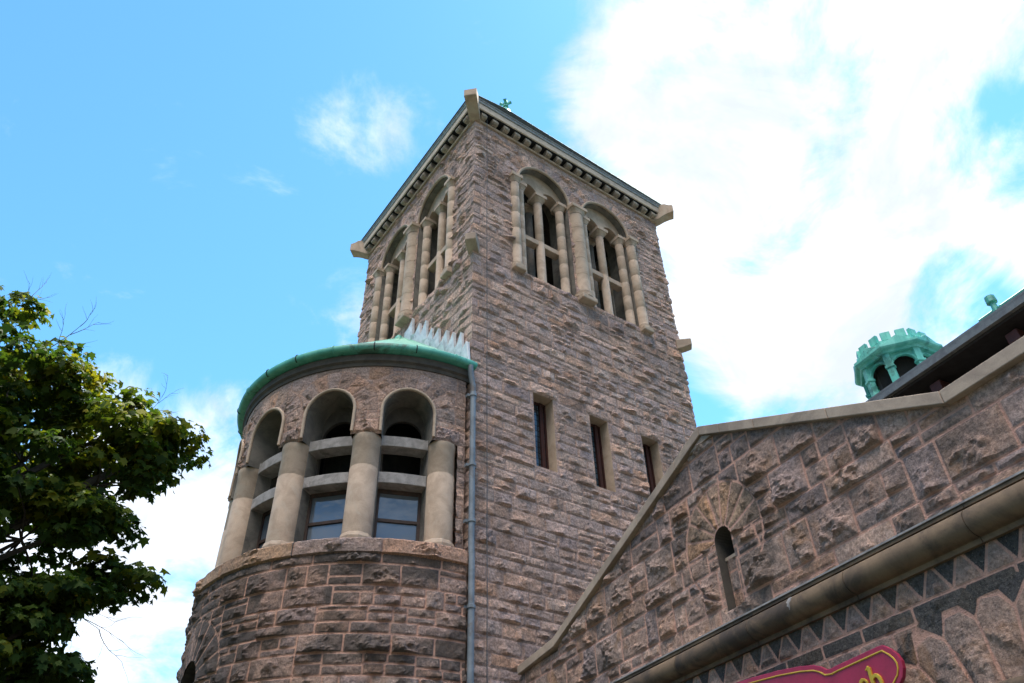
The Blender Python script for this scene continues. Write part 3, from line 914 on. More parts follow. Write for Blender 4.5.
# lower wall
ms = Masonry(0, PI * RB, 0, 7.44, 0.04, 71)
rngb = np.random.RandomState(8)
lv = levels(0, 7.44, 0.04, [0.2, 0.28, 0.32, 0.36, 0.4], rngb)
ms.coursed(lv, 0.34, 1.05, 0.12, 0, 0.055, 0.5, under=0.8)
ac = (ang_u(181.5, RB), 5.6)
ms.ring(ac, .46, 1.15, 0, 180, 9, 0.06, 0, 0.05)
nearop = ((np.hypot(ms.U - ac[0], ms.V - ac[1]) < .56) & (ms.V >= ac[1])) | ((np.abs(ms.U - ac[0]) < .56) & (ms.V < ac[1]) & (ms.V > 4.4))
ms.H[nearop] *= .4
ms.cut_arch(ac, .44, 4.5)
ms.build('lower_wall', cylmap(RB), M_BASE, turret, smooth=False, flip=True)
# rough projecting ledge under the columns
ms = Masonry(0, PI * RB, 7.40, 7.80, 0.04, 72)
u = 0; rr = np.random.RandomState(5)
while u < PI * RB:
    L = round(rr.uniform(1.5, 2.1) / .04) * .04
    ms.stone([(u, 7.36), (u + L, 7.36), (u + L, 7.9), (u, 7.9)], 0.13, 2 if rr.rand() < .75 else 0, 0.03, base=.3, under=.6); u += L
ms.H += .05
t = np.clip((ms.V - 7.71) / .08, 0, 1); ms.H = ms.H * (1 - t) - t * .32
ms.H[ms.V < 7.405] = -.05
ms.build('ledge', cylmap(RB), M_FRIEZE, turret, flip=True)

WINS = [249.3, 222.2, 195.1, 168.0, 140.9, 113.8]
COLS = [263.0, 235.75, 208.65, 181.55, 154.45, 127.35, 100.2]
Z0, Z1, ZS = 7.76, 10.07, 10.66
HW = rad(8.4) * RT             # half-width of an opening
# upper wall with the arches
ms = Masonry(0, PI * RT, 10.07, 11.8, 0.03, 73)
rng3 = np.random.RandomState(2)
ms.coursed([10.07, 10.43, 10.75, 11.08, 11.43, 11.8], 0.35, 0.8, 0.05, 0, 0.045, 0.2)
for w in WINS:
    c = (ang_u(w, RT), ZS)
    ms.ring(c, HW + .05, HW + .52, -2, 182, 9, 0.055, 0, 0.045)
for cdeg in COLS:                                     # rough impost block over each column
    c = ang_u(cdeg, RT)
    z_ = (np.abs(ms.U - c) < .31) & (ms.V < 10.42)
    ms.clear(z_)
    ms.stone([(c - .31, 10.07), (c + .31, 10.07), (c + .31, 10.42), (c - .31, 10.42)], 0.14, 0, 0.06, base=.5)
for w in WINS:
    c = ang_u(w, RT)
    z_ = ((np.hypot(ms.U - c, ms.V - ZS) < HW + .10) & (ms.V >= ZS)) | ((np.abs(ms.U - c) < HW + .08) & (ms.V < ZS))
    ms.H[z_] *= .25
    ms.cut_arch((c, ZS), HW, 10.0)
ms.build('arcade_wall', cylmap(RT), M_FRIEZE, turret, flip=True)

# rock strip between the last column and the tower corner
ms = Masonry(ang_u(270, RT), ang_u(267.4, RT) + .0, 7.76, 10.07, 0.03, 74)
ms = Masonry(0, .18, 7.76, 10.08, 0.03, 74)
ms.coursed(levels(7.76, 10.08, .03, [.3, .36, .42], np.random.RandomState(1)), .18, .3, .05, 0, .03, 0)
ms.build('corner_wall', cylmap(RT), M_FRIEZE, turret, flip=True)


def cpt(deg, r, z):
    return (TC[0] + r * math.cos(rad(deg)), TC[1] + r * math.sin(rad(deg)), z)


for cdeg in COLS:
    p = cpt(cdeg, RT - .235, 0)
    mb = MB(); r = .285
    lathe(mb, p[:2], [(r * 1.0, Z0), (r, Z0 + .12), (r, 9.33), (r * .965, 9.345), (r * .965, 9.36), (r * .985, 9.375), (r * .985, 9.92), (r * 1.04, 9.95), (r * 1.04, 10.075)], 28)
    mb.build('column', M_TRIM, turret, True)
    mb = MB(); lathe(mb, p[:2], [(r * 1.16, Z0 - .02), (r * 1.2, Z0 + .06), (r * 1.1, Z0 + .13), (r * 1.0, Z0 + .16)], 10); mb.build('column_base', M_TRIM, turret, bevel=.01)
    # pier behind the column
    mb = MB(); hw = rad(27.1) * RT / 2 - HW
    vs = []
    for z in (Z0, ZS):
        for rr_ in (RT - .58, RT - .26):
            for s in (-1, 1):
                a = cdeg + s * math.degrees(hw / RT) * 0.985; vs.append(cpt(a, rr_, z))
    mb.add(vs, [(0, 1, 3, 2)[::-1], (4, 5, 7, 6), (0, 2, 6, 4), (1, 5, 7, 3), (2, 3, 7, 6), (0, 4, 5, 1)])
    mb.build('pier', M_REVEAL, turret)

for w in WINS:
    # roll round the arch head
    mb = MB()
    pts = [cpt(w + math.degrees(u / RT), RT + .035, z) for u, z in [(-HW - .03, 10.12)] + [(-x, z) for x, z in arch_pts((0, ZS), HW + .035, 22)] + [(HW + .03, 10.12)]]
    tube(mb, pts, .034, 8); mb.build('arch_moulding', M_TRIM, turret, True)
    # soffit of the arch
    mb = MB()
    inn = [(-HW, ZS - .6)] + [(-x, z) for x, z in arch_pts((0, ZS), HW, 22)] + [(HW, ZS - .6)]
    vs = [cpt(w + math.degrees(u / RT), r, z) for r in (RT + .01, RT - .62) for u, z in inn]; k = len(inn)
    mb.add(vs, [(i, i + 1, k + i + 1, k + i) for i in range(k - 1)]); mb.build('arch_soffit', M_REVEAL, turret, True)  # darker stone stands for the shade under the arch
    # curved slabs across the opening
    for za, zb in ((9.95, 10.19), (9.10, 9.34)):
        mb = MB(); n = 8; vs = []
        for i in range(n + 1):
            a = w + math.degrees((-HW * 1.0 + 2 * HW * i / n) / RT)
            vs += [cpt(a, RT - .62, za), cpt(a, RT - .26, za), cpt(a, RT - .26, zb), cpt(a, RT - .62, zb + .04)]
        fs = []
        for i in range(n):
            for j in range(4):
                j2 = (j + 1) % 4; fs.append((i * 4 + j, (i + 1) * 4 + j, (i + 1) * 4 + j2, i * 4 + j2)[::-1])
        fs += [(0, 1, 2, 3), tuple(n * 4 + j for j in (3, 2, 1, 0))]
        mb.add(vs, fs); mb.build('louvre_slab', M_CONC, turret, bevel=.012)
    # glazed sash below the slabs
    a = rad(w); fr = Frame((*cpt(w, RT - .60, 0)[:2], 0), (-math.sin(a), math.cos(a), 0), (math.cos(a), math.sin(a), 0))
    g = .46
    mb = MB()
    for (p, q, r0, s0, nn) in ((-g, -g + .07, Z0, 9.12, .03), (g - .07, g, Z0, 9.12, .03), (-g + .07, g - .07, 9.02, 9.12, .03), (-g + .07, g - .07, Z0, Z0 + .08, .03), (-g + .07, g - .07, 8.40, 8.47, .02)):
        box(mb, fr, p, q, -.05, nn, r0, s0)
    sash = mb.build('window', M_BROWN, turret, bevel=.006)
    mb = MB(); box(mb, fr, -g + .05, g - .05, -.03, -.015, Z0 + .05, 8.43); mb.build('pane', M_GLASS, sash)
    mb = MB(); box(mb, fr, -g + .05, g - .05, -.02, -.005, 8.44, 9.06); mb.build('pane', M_GLASS, sash)
    # inner arch behind the slabs
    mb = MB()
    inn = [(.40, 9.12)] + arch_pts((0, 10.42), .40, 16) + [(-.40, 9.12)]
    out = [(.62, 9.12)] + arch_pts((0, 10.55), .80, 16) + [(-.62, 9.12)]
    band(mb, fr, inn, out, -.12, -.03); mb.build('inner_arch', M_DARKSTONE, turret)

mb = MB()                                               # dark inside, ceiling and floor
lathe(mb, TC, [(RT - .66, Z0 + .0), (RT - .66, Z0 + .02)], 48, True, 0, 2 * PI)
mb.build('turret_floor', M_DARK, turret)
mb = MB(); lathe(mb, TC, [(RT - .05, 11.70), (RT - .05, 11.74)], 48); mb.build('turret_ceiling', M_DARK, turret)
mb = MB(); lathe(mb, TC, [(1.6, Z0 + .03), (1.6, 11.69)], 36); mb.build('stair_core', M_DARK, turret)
mb = MB()                                               # dark arched window in the lower wall
vs = [tuple(p) for p in (cpt(181.5, RB - .5, 0),)]
a = rad(181.5); fr = Frame((*cpt(181.5, RB - .45, 0)[:2], 0), (-math.sin(a), math.cos(a), 0), (math.cos(a), math.sin(a), 0))
box(mb, fr, -.6, .6, -.05, 0, 4.3, 6.3); mb.build('dark_window', M_DARK, turret)
mb = MB(); inn = [(.44, 4.5)] + arch_pts((0, 5.6), .44, 16) + [(-.44, 4.5)]
out = [(.55, 4.5)] + arch_pts((0, 5.6), .55, 16) + [(-.55, 4.5)]
band(mb, fr, inn, out, 0, .42); mb.build('window_reveal', M_DARKSTONE, turret)

# eaves: moulding, gutter, roof
A0, A1 = rad(88), rad(272)
mb = MB(); lathe(mb, TC, [(RT - .1, 11.79), (RT + .03, 11.79), (RT + .05, 11.86), (RT + .10, 11.90), (RT + .10, 12.06), (RT - .1, 12.06)], 72, False, A0, A1); mb.build('eaves_moulding', M_DARKSTONE, turret)
mb = MB()
gp = [(RT + .05, 12.085)] + [(RT + .21 + .07 * math.cos(t), 12.18 + .092 * math.sin(t)) for t in np.linspace(-PI / 2, PI / 2, 9)] + [(RT + .05, 12.27)]
lathe(mb, TC, gp, 80, False, A0, A1)
gut = mb.build('gutter', M_COPPER, turret, True)
for i, dg in enumerate(range(96, 270, 14)):
    mb = MB(); p0 = [cpt(dg, RT + .21 + .078 * math.cos(t), 12.18 + .10 * math.sin(t)) for t in np.linspace(-PI / 2, PI / 2, 8)]
    tube(mb, p0, .012, 5); mb.build('gutter_bracket', M_SOFFIT if i % 3 else M_COPPER, gut)
mb = MB(); n = 48; APX = Vector((-.02, TC[1], 15.55)); vs = []; fs = []
for i in range(n + 1):
    a = A0 + (A1 - A0) * i / n
    for t in (0, .33, .66, 1.0):
        b = Vector((TC[0] + (RT + .24) * math.cos(a), TC[1] + (RT + .24) * math.sin(a), 12.25))
        p = b.lerp(APX, t)
        if p.x > -.012: p.x = -.012
        vs.append(tuple(p))
for i in range(n):
    for j in range(3): fs.append((i * 4 + j, (i + 1) * 4 + j, (i + 1) * 4 + j + 1, i * 4 + j + 1))
mb.add(vs, fs); tr_roof = mb.build('roof', M_COPPERROOF, turret, True)
mb = MB()
for i in range(1, n, 3):
    a = A0 + (A1 - A0) * i / n
    b = Vector((TC[0] + (RT + .20) * math.cos(a), TC[1] + (RT + .20) * math.sin(a), 12.26)); tube(mb, [b, b.lerp(APX + Vector((0, 0, .01)), .97)], .016, 4)
mb.build('standing_seam', M_COPPERROOF, tr_roof)
mb = MB(); lathe(mb, (APX.x - .14, APX.y), [(.14, 15.32), (.12, 15.46), (.07, 15.54), (.02, 15.57)], 10); mb.build('roof_cap', M_COPPER, tr_roof, True)
# saw-toothed lead flashing where the roof meets the tower
FLF = Frame((0, 0, 0), (0, 1, 0), (-1, 0, 0))
mb = MB(); rr = np.random.RandomState(12)
tips = [(2.95, 15.66), (2.50, 15.16), (2.12, 14.98), (1.80, 14.50), (1.42, 14.22), (.98, 13.84), (.66, 13.56), (.30, 13.30), (0.03, 12.84)]
for (y, z) in tips:
    b0 = y + .50; b1 = y - .08
    line = lambda yy: 12.22 + .915 * (yy + .05)
    z += .12
    poly = [(b1, line(b1) - .04), (b0, line(b0) - .04), (b0 - .06, line(b0) + .10), (y + .21 + rr.uniform(-.03, .03), (z + line(y)) / 2 + .16), (y + .02, z), (y - .01, z - .02)]
    j = -.10 - rr.uniform(0, .03)
    vs = [tuple(FLF.p(u, .095 if i in (0, 1) else .12 + rr.uniform(-.015, .03), zz)) for i, (u, zz) in enumerate(poly)]
    vs += [tuple(FLF.p(u, .05, zz)) for (u, zz) in poly]
    k = len(poly)
    mb.add(vs, [tuple(reversed(range(k))), tuple(range(k, 2 * k))] + [(i, (i + 1) % k, k + (i + 1) % k, k + i) for i in range(k)])
mb.build('stepped_flashing', M_LEAD, turret)
# downpipe
mb = MB()
gx, gy = -.14, -.20
tube(mb, [(gx + .02, -.16, 12.10), (gx + .02, -.16, 11.98), (gx + .05, -.14, 11.82), (gx + .10, -.13, 11.62), (gx + .11, -.13, 11.45), (gx + .11, -.13, 9.0), (gx + .11, -.13, 7.85), (gx + .11, -.15, 7.6), (gx + .11, -.15, 0.1)], .062, 12)
dp = mb.build('downpipe', M_PIPE, turret, True)
for z in (11.3, 9.55, 8.3, 6.6, 4.9):
    mb = MB(); lathe(mb, (gx + .11, -.13 if z > 7.8 else -.15), [(.064, z), (.082, z + .01), (.082, z + .07), (.064, z + .08)], 12)
    box(mb, Frame((gx + .11, -.15, 0), (1, 0, 0), (0, -1, 0)), -.12, .12, -.14, -.05, z + .01, z + .07)
    mb.build('pipe_bracket', M_PIPE, dp)

# ------------------------------------------------------------------ gabled vestibule in front
GU = np.array([-0.1734, -0.98485, 0]); GN = np.array([-0.98485, 0.1734, 0])
GO = np.array([-1.684, -12.849, 0.0])
G = Frame(GO, GU, GN)
gab = empty('gabled_vestibule', tuple(G.p(-5.0, -1.5, 0)), 'low gabled granite wing with stone coping and a moulded string course, in front', 'building')
UL, UR = -11.95, 2.6
AP, KL, KR = (-6.48, 6.91), (-10.66, 5.50), (-3.34, 5.42)
ZEV = 5.42


def coptop(u):
    u = np.asarray(u, float)
    return np.where(u < KL[0], KL[1] - .08, np.where(u < AP[0], KL[1] + (AP[1] - KL[1]) * (u - KL[0]) / (AP[0] - KL[0]),
                    np.where(u < KR[0], AP[1] + (KR[1] - AP[1]) * (u - AP[0]) / (KR[0] - AP[0]), KR[1])))


CT = .13
sg = 0.02
ZSTR0, ZSTR1 = 4.13, 4.42
# upper wall
ms = Masonry(UL, UR, ZSTR1, 6.92, sg, 91)
rngg = np.random.RandomState(15)
lvg = levels(ZSTR1, 7.2, sg, [0.24, 0.32, 0.36, 0.40, 0.44], rngg)
ms.coursed(lvg, 0.26, 0.74, 0.090, 0, 0.045, 0.38, under=0.8)
NC = (-6.53, 5.40)
ms.ring(NC, .17, .69, -3, 183, 9, 0.042, 2, 0.04)
nr = ((np.hypot(ms.U - NC[0], ms.V - NC[1]) < .19)) | ((np.abs(ms.U - NC[0]) < .18) & (ms.V < NC[1]) & (ms.V > 4.58))
ms.H[nr] = 0.0
ms.cut_arch(NC, .15, 4.60)
topz = coptop(ms.U) - CT * .8
ms.H *= np.clip((topz - ms.V - .0) / .10, .25, 1)
V4 = (ms.V[:-1, :-1] + ms.V[1:, 1:]) / 2; T4 = (topz[:-1, :-1] + topz[1:, 1:]) / 2
ms.hole |= V4 > T4
gmap = lambda U, V, H: G.p(U, H, V)
ms.build('upper_wall', gmap, M_GABLE, gab)
mb = MB()                                                # niche back and sides, coloured dark for the recess shade
box(mb, G, NC[0] - .16, NC[0] + .16, -.34, -.30, 4.55, 5.6); mb.build('niche_back', M_DARK, gab)
mb = MB(); inn = [(NC[0] + .15, 4.60)] + arch_pts(NC, .15, 14) + [(NC[0] - .15, 4.60)]; out = [(NC[0] + .22, 4.60)] + arch_pts(NC, .22, 14) + [(NC[0] - .22, 4.60)]
band(mb, G, inn, out, -.32, -.004); mb.build('niche_reveal', M_DARKSTONE, gab)  # reveal darkened so the niche reads as a shaded opening
ms = Masonry(NC[0] - .15, NC[0] + .15, 4.6, 5.24, .02, 95)
for a, b, c, d in ((-.16, .01, 4.58, 4.82), (.01, .16, 4.58, 4.92), (-.16, .01, 4.82, 5.06), (.01, .16, 4.92, 5.26), (-.16, .01, 5.06, 5.26)):
    ms.stone([(NC[0] + a, c), (NC[0] + b, c), (NC[0] + b, d), (NC[0] + a, d)], .03, 0, .03)
ms.build('niche_infill', lambda U, V, H: G.p(U, H - .13, V), M_GABLE, gab, smooth=True)
mb = MB(); box(mb, G, NC[0] - .15, NC[0] + .15, -.3, -.11, 5.20, 5.238); mb.build('niche_shelf', M_COPE, gab)

# lower band: triangles, dark course, pointed voussoirs over the doorway
ms = Masonry(UL, UR, 2.3, ZSTR0 + .03, sg, 92)
DC = (-3.78, 2.13); RI = 0.94
KS = int((UR - UL) / .30) + 2
zb0, zb1 = 3.74, 3.88
zt = 4.10
for i in range(-2, KS):
    u = -4.57 + .302 * (i - int((4.57 + abs(UL) - 4.57 * 2 + 4.57) / .30))
    ms.stone([(u, zb1), (u + .302, zb1), (u + .151, zt + .06)], .035, 0, .03)
    ms.stone([(u + .302, zb1), (u + .453, zt + .06), (u + .151, zt + .06)], .012, 1, .03)
u = UL - .2; rr = np.random.RandomState(6)
while u < UR:
    L = round(rr.uniform(.38, .58) / sg) * sg
    ms.stone([(u, zb0), (u + L, zb0), (u + L, zb1), (u, zb1)], .04, 1, .03); u += L
# plain ashlar further from the door
far = np.hypot(ms.U - DC[0], ms.V - DC[1]) > 1.72
ms.coursed(levels(2.3, zb0, sg, [.24, .3, .34], rr), .3, .75, .05, 0, .035, .3, sel=far & (ms.V <= zb0))
nv = 13.0
for i in range(-7, 8):
    a0 = 90 + 3.8 + 13.0 * i; a1 = a0 + 13.0
    pt = lambda r, a: (DC[0] + r * math.cos(rad(a)), DC[1] + r * math.sin(rad(a)))
    poly = [pt(RI, a0), pt(1.48, a0), pt(1.60, a0 + 3.6), pt(1.62, a1 - 3.6), pt(1.50, a1), pt(RI, a1)]
    ms.stone(poly, .05, 0, .035, under=.3)
    # small dark stones between the points
    m = a1
    ms.stone([pt(1.485, m), pt(1.615, m + 3.6), pt(1.735, m + .2), pt(1.615, m - 3.6)][::-1] if False else [pt(1.485, m), pt(1.735, m - 6.2), pt(1.74, m), pt(1.735, m + 6.2)], .02, 1, .03)
hole = np.hypot((ms.U[:-1, :-1] + ms.U[1:, 1:]) / 2 - DC[0], (ms.V[:-1, :-1] + ms.V[1:, 1:]) / 2 - DC[1]) < RI + .01
ms.hole |= hole
ms.build('lower_wall', gmap, M_GABLE, gab)
ms = Masonry(UL, UR, 0.0, 2.3, 0.05, 93)
ms.coursed(levels(0, 2.3, .05, [.25, .3, .35], rr), .4, .9, .05, 0, .04, .2)
ms.cut_rect(DC[0] - RI, DC[0] + RI, -.1, 2.4)
ms.build('plinth_wall', gmap, M_GABLE, gab)
mb = MB(); tube(mb, [G.p(u, .04, z) for u, z in [(DC[0] + RI, .0), (DC[0] + RI, 2.13)] + arch_pts(DC, RI, 30)[1:-1] + [(DC[0] - RI, 2.13), (DC[0] - RI, 0)]], 0.07, 10)
mb.build('door_arch_moulding', M_STRING, gab, True)
mb = MB(); box(mb, G, DC[0] - RI - .1, DC[0] + RI + .1, -.55, -.45, 0, 3.3); dr = mb.build('door', M_WOOD, gab)
mb = MB(); box(mb, G, DC[0] - .012, DC[0] + .012, -.45, -.43, 0, 3.25); mb.build('door_seam', M_DARK, dr)
mb = MB(); box(mb, G, DC[0] + .08, DC[0] + .12, -.45, -.38, 1.0, 1.3); mb.build('handle', M_BRONZE, dr)
mb = MB(); prof = [(DC[0] + RI, 0)] + arch_pts(DC, RI, 24) + [(DC[0] - RI, 0)]; outp = [(DC[0] + RI + .15, 0)] + arch_pts(DC, RI + .15, 24) + [(DC[0] - RI - .15, 0)]
band(mb, G, prof, outp, -.5, -.02); mb.build('door_reveal', M_COPE, gab)

# string course: half round roll with fillets, in lengths
us = [UL]; rr = np.random.RandomState(21)
while us[-1] < UR: us.append(us[-1] + rr.uniform(1.3, 1.75))
us[-1] = UR
profile = [(-.05, ZSTR0 - .03), (.045, ZSTR0 - .03), (.05, ZSTR0 + .01), (.065, ZSTR0 + .015)]
profile += [(.06 + .115 * math.cos(t), ZSTR0 + .135 + .118 * math.sin(t)) for t in np.linspace(-PI / 2, PI / 2, 11)]
profile += [(.085, ZSTR1 - .035), (.10, ZSTR1 - .03), (.10, ZSTR1 - .005), (.07, ZSTR1 + .008), (-.05, ZSTR1 + .03)]
for a, b in zip(us[:-1], us[1:]):
    mb = MB(); k = len(profile); n = 12; vs = []
    for i in range(n + 1):
        u = a + .004 + (b - a - .008) * i / n
        for nn, z in profile: vs.append(tuple(G.p(u, nn, z)))
    fs = []
    for i in range(n):
        for j in range(k):
            j2 = (j + 1) % k; fs.append((i * k + j, (i + 1) * k + j, (i + 1) * k + j2, i * k + j2))
    fs += [tuple(reversed(range(k))), tuple(n * k + j for j in range(k))]
    mb.add(vs, fs); mb.build('string_course', M_STRING, gab, True)
mb = MB(); box(mb, G, UL, UR, -.2, .03, ZSTR0, ZSTR1); mb.build('string_backing', simple('pink_mortar', (.42, .24, .18), (.34, .2, .15), 6), gab)
mb = MB(); box(mb, G, UL, UR, -.06, .112, ZSTR1 + .004, ZSTR1 + .02); mb.build('lead_cover_strip', simple('old_lead', (.36, .34, .33), (.2, .19, .19), 5), gab)
# white streak of droppings down the roll
mb = MB(); rr = np.random.RandomState(2)
pz = [(t, .06 + .1175 * math.cos(t), ZSTR0 + .135 + .1205 * math.sin(t)) for t in np.linspace(1.2, -.25, 9)]
wdt = [.004, .012, .022, .017, .024, .012, .014, .006, .003]
vs = []
for (t, nn, z), w in zip(pz, wdt):
    j = rr.uniform(-.014, .014)
    vs += [tuple(G.p(-5.60 - w * 1.4 + j, nn, z)), tuple(G.p(-5.60 + w * 1.4 + j, nn, z))]
mb.add(vs, [(2 * i, 2 * i + 2, 2 * i + 3, 2 * i + 1) for i in range(8)]); mb.build('white_stain', M_CONC, gab, True)

# coping stones
def coping(p, q, cuts, back=-.55):
    for a, b in zip(cuts[:-1], cuts[1:]):
        A = (p[0] + (q[0] - p[0]) * a, p[1] + (q[1] - p[1]) * a); B = (p[0] + (q[0] - p[0]) * b, p[1] + (q[1] - p[1]) * b)
        L = math.hypot(B[0] - A[0], B[1] - A[1]); e = .003 / L
        A2 = (A[0] + (B[0] - A[0]) * e, A[1] + (B[1] - A[1]) * e); B2 = (B[0] - (B[0] - A[0]) * e, B[1] - (B[1] - A[1]) * e)
        mb = MB(); prism(mb, G, [(A2[0], A2[1] - CT), (B2[0], B2[1] - CT), (B2[0], B2[1]), (A2[0], A2[1])], back, .085)
        mb.build('coping_stone', M_COPE, gab, bevel=.008)


coping((UL, KL[1] - .08), (KL[0], KL[1]), [0, 1])
coping(KL, AP, [0, .12, .36, .62, .86, 1])
coping(AP, KR, [0, .12, .30, .62, 1])
coping(KR, (UR, KR[1]), [0, .28, .55, .8, 1])
mb = MB(); prism(mb, G, [(-6.80, 6.655), (-6.30, 6.69), (-6.48, 6.775)], -.1, .05); mb.build('apex_stone', M_COPE, gab, bevel=.006)
# the rest of the wing, behind the wall
mb = MB()
box(mb, G, UL, UR, -1.3, -.35, 0, 4.1)
box(mb, G, UL, UL + .3, -.35, .0, 0, 5.2)
box(mb, G, UL, UR, -.5, -.36, 4.1, 5.2)
prism(mb, G, [(KL[0], 5.2), (KR[0], 5.2), (AP[0], AP[1] - .2)], -.5, -.36)
mb.build('rear_wall', M_DARKSTONE, gab)

# ------------------------------------------------------------------ hall and nave behind the wing
hall = empty('church_hall', tuple(G.p(-1.0, -3.2, 0)), 'dark eaved slate roofed hall rising behind the gabled wall at right', 'building')
HU0, HU1 = -5.6, 4.0
mb = MB(); box(mb, G, HU0, HU1, -6.0, -1.82, 0, 5.1); mb.build('wall', M_DARKSTONE, hall)
mb = MB(); box(mb, G, HU0 + .1, HU1 - .1, -5.9, -1.92, 5.1, 6.6); mb.build('window_strip', M_HALLGLASS, hall)
for u in np.arange(HU0 + .35, HU1, .98):
    mb = MB(); box(mb, G, u - .09, u + .09, -1.94, -1.78, 5.1, 6.55)
    prism(mb, Frame(tuple(G.p(u + .07, -1.8, 0)), tuple(GN), tuple(-GU)), [(0, 6.1), (.28, 6.48), (.28, 6.6), (0, 6.6)], 0, .14)
    mb.build('timber_bracket', M_WOOD, hall, bevel=.01)
mb = MB(); box(mb, G, HU0 - .7, HU1 + .7, -6.8, -1.42, 6.66, 6.74); mb.build('soffit', M_SOFFIT, hall)
mb = MB(); box(mb, G, HU0 - .75, HU1 + .75, -1.415, -1.36, 6.69, 6.775); mb.build('fascia', M_SLATE, hall)
mb = MB(); zr = 8.09; e0 = G.p(HU0 - .75, -1.36, 6.76); e1 = G.p(HU1 + .75, -1.36, 6.76)
r0 = G.p(HU0 + 1.3, -3.2, zr); r1 = G.p(HU1 + .75, -3.2, zr); b0 = G.p(HU0 - .75, -6.8, 6.73); b1 = G.p(HU1 + .75, -6.8, 6.73)
for i in range(9):
    t0, t1 = i / 9, (i + 1) / 9; up = np.array([0, 0, .03])
    mb.add([tuple(e0 + (r0 - e0) * t0 + up), tuple(e1 + (r1 - e1) * t0 + up), tuple(e1 + (r1 - e1) * t1), tuple(e0 + (r0 - e0) * t1), tuple(e0 + (r0 - e0) * t0), tuple(e1 + (r1 - e1) * t0)], [(0, 1, 2, 3), (4, 5, 1, 0)])
mb.add([tuple(p) for p in (b0, e0, r0)], [(0, 1, 2)]); mb.add([tuple(p) for p in (b1, b0, r0, r1)], [(0, 1, 2, 3)]); mb.add([tuple(p) for p in (e1, b1, r1)], [(0, 1, 2)])
hr = mb.build('roof', M_SLATE, hall)
mb = MB(); tube(mb, [r0 + np.array([0, 0, .02]), r1 + np.array([0, 0, .02])], .035, 6); mb.build('ridge_flashing', M_COPPER, hr)
mb = MB(); tube(mb, [G.p(HU0 + 1.55, -3.2, zr), G.p(HU0 + 1.55, -3.2, zr + .17)], [.045, .035], 8); tube(mb, [G.p(HU0 + 1.55, -3.2, zr + .15), G.p(HU0 + 1.55, -3.2, zr + .25)], [.07, .065], 8); mb.build('ridge_finial', M_COPPER, hr)

nave = empty('church_nave', tuple(G.p(-4, -10, 0)), 'large slate roofed nave below the green cupola, mostly hidden by the gabled wall', 'building')
mb = MB(); box(mb, G, -11.0, 6, -16.5, -7.0, 0, 6.4); mb.build('wall', M_DARKSTONE, nave)
mb = MB(); prism(mb, Frame(tuple(G.p(-11.3, -6.5, 0)), tuple(-GN), tuple(-GU)), [(0, 6.2), (10.5, 6.2), (5.25, 10.9)], -17.6, 0); mb.build('roof', M_SLATE, nave)

# ------------------------------------------------------------------ cupola
CX, CY = 9.80, -4.92
cup = empty('copper_cupola', (CX, CY, 10.0), 'turquoise verdigris copper cupola, eight sided with arched openings and a crenellated top', 'cupola')


def octpt(r, i, z, off=11.5):
    a = rad(off + 45 * i); return (CX + r * math.cos(a), CY + r * math.sin(a), z)


def octring(prof, mb):
    k = len(prof); vs = [octpt(r, i, z) for i in range(8) for r, z in prof]; fs = []
    for i in range(8):
        i2 = (i + 1) % 8
        for j in range(k):
            j2 = (j + 1) % k; fs.append((i * k + j, i2 * k + j, i2 * k + j2, i * k + j2))
    mb.add(vs, fs)


Rp = .90
ZC0, ZC1, ZC2 = 11.75, 13.14, 13.32
mb = MB(); octring([(.0, 10.2), (1.0, 10.2), (1.0, 11.6), (1.08, 11.65), (1.08, 11.75), (0, 11.75)], mb); mb.build('drum_base', M_CUPOLA, cup)
for i in range(8):
    # post at each corner
    p = octpt(Rp, i, 0); a = rad(11.5 + 45 * i)
    fr = Frame((p[0], p[1], 0), (-math.sin(a), math.cos(a), 0), (math.cos(a), math.sin(a), 0))
    mb = MB(); box(mb, fr, -.085, .085, -.09, .05, ZC0, ZC1); mb.build('post', M_CUPOLA, cup, bevel=.01)
    mb = MB(); box(mb, fr, -.11, .11, -.10, .075, 12.70, 12.77); mb.build('post_collar', M_CUPOLA, cup, bevel=.01)
    # arched side between posts
    q = octpt(Rp, i + 1, 0); mid = ((p[0] + q[0]) / 2, (p[1] + q[1]) / 2); am = rad(-2.5 + 45 * i + 22.5)
    am = math.atan2(mid[1] - CY, mid[0] - CX); hw = math.hypot(q[0] - p[0], q[1] - p[1]) / 2
    fm = Frame((*mid, 0), (-math.sin(am), math.cos(am), 0), (math.cos(am), math.sin(am), 0))
    mb = MB(); us = np.linspace(hw, -hw, 41); rO = .25
    lo = [(u, 12.76 + math.sqrt(max(0, rO * rO - u * u)) if abs(u) < rO else 12.70) for u in us]
    band(mb, fm, lo, [(u, ZC1) for u in us], -.06, -.01); mb.build('arch_panel', M_CUPOLA, cup)
    mb = MB(); tube(mb, [fm.p(u, .0, z) for u, z in arch_pts((0, 12.76), rO + .03, 18)], .028, 6); mb.build('arch_moulding', M_CUPOLA, cup, True)
    # gablet above the cornice
    mb = MB(); q2 = .42
    fg = Frame((CX + math.cos(am) * .995, CY + math.sin(am) * .995, 0), (-math.sin(am), math.cos(am), 0), (math.cos(am), math.sin(am), 0))
    prism(mb, fg, [(-.36, ZC2), (.36, ZC2), (0, ZC2 + .20)], -.10, .02); mb.build('gablet', M_CUPOLA, cup, bevel=.008)
    # merlons on the parapet, two to a side
    fp = Frame((CX + math.cos(am) * .845, CY + math.sin(am) * .845, 0), (-math.sin(am), math.cos(am), 0), (math.cos(am), math.sin(am), 0))
    for s in (-.175, .175):
        mb = MB(); box(mb, fp, s - .112, s + .112, -.07, .012, ZC2 + .21, ZC2 + .45); mb.build('merlon', M_CUPOLA, cup)
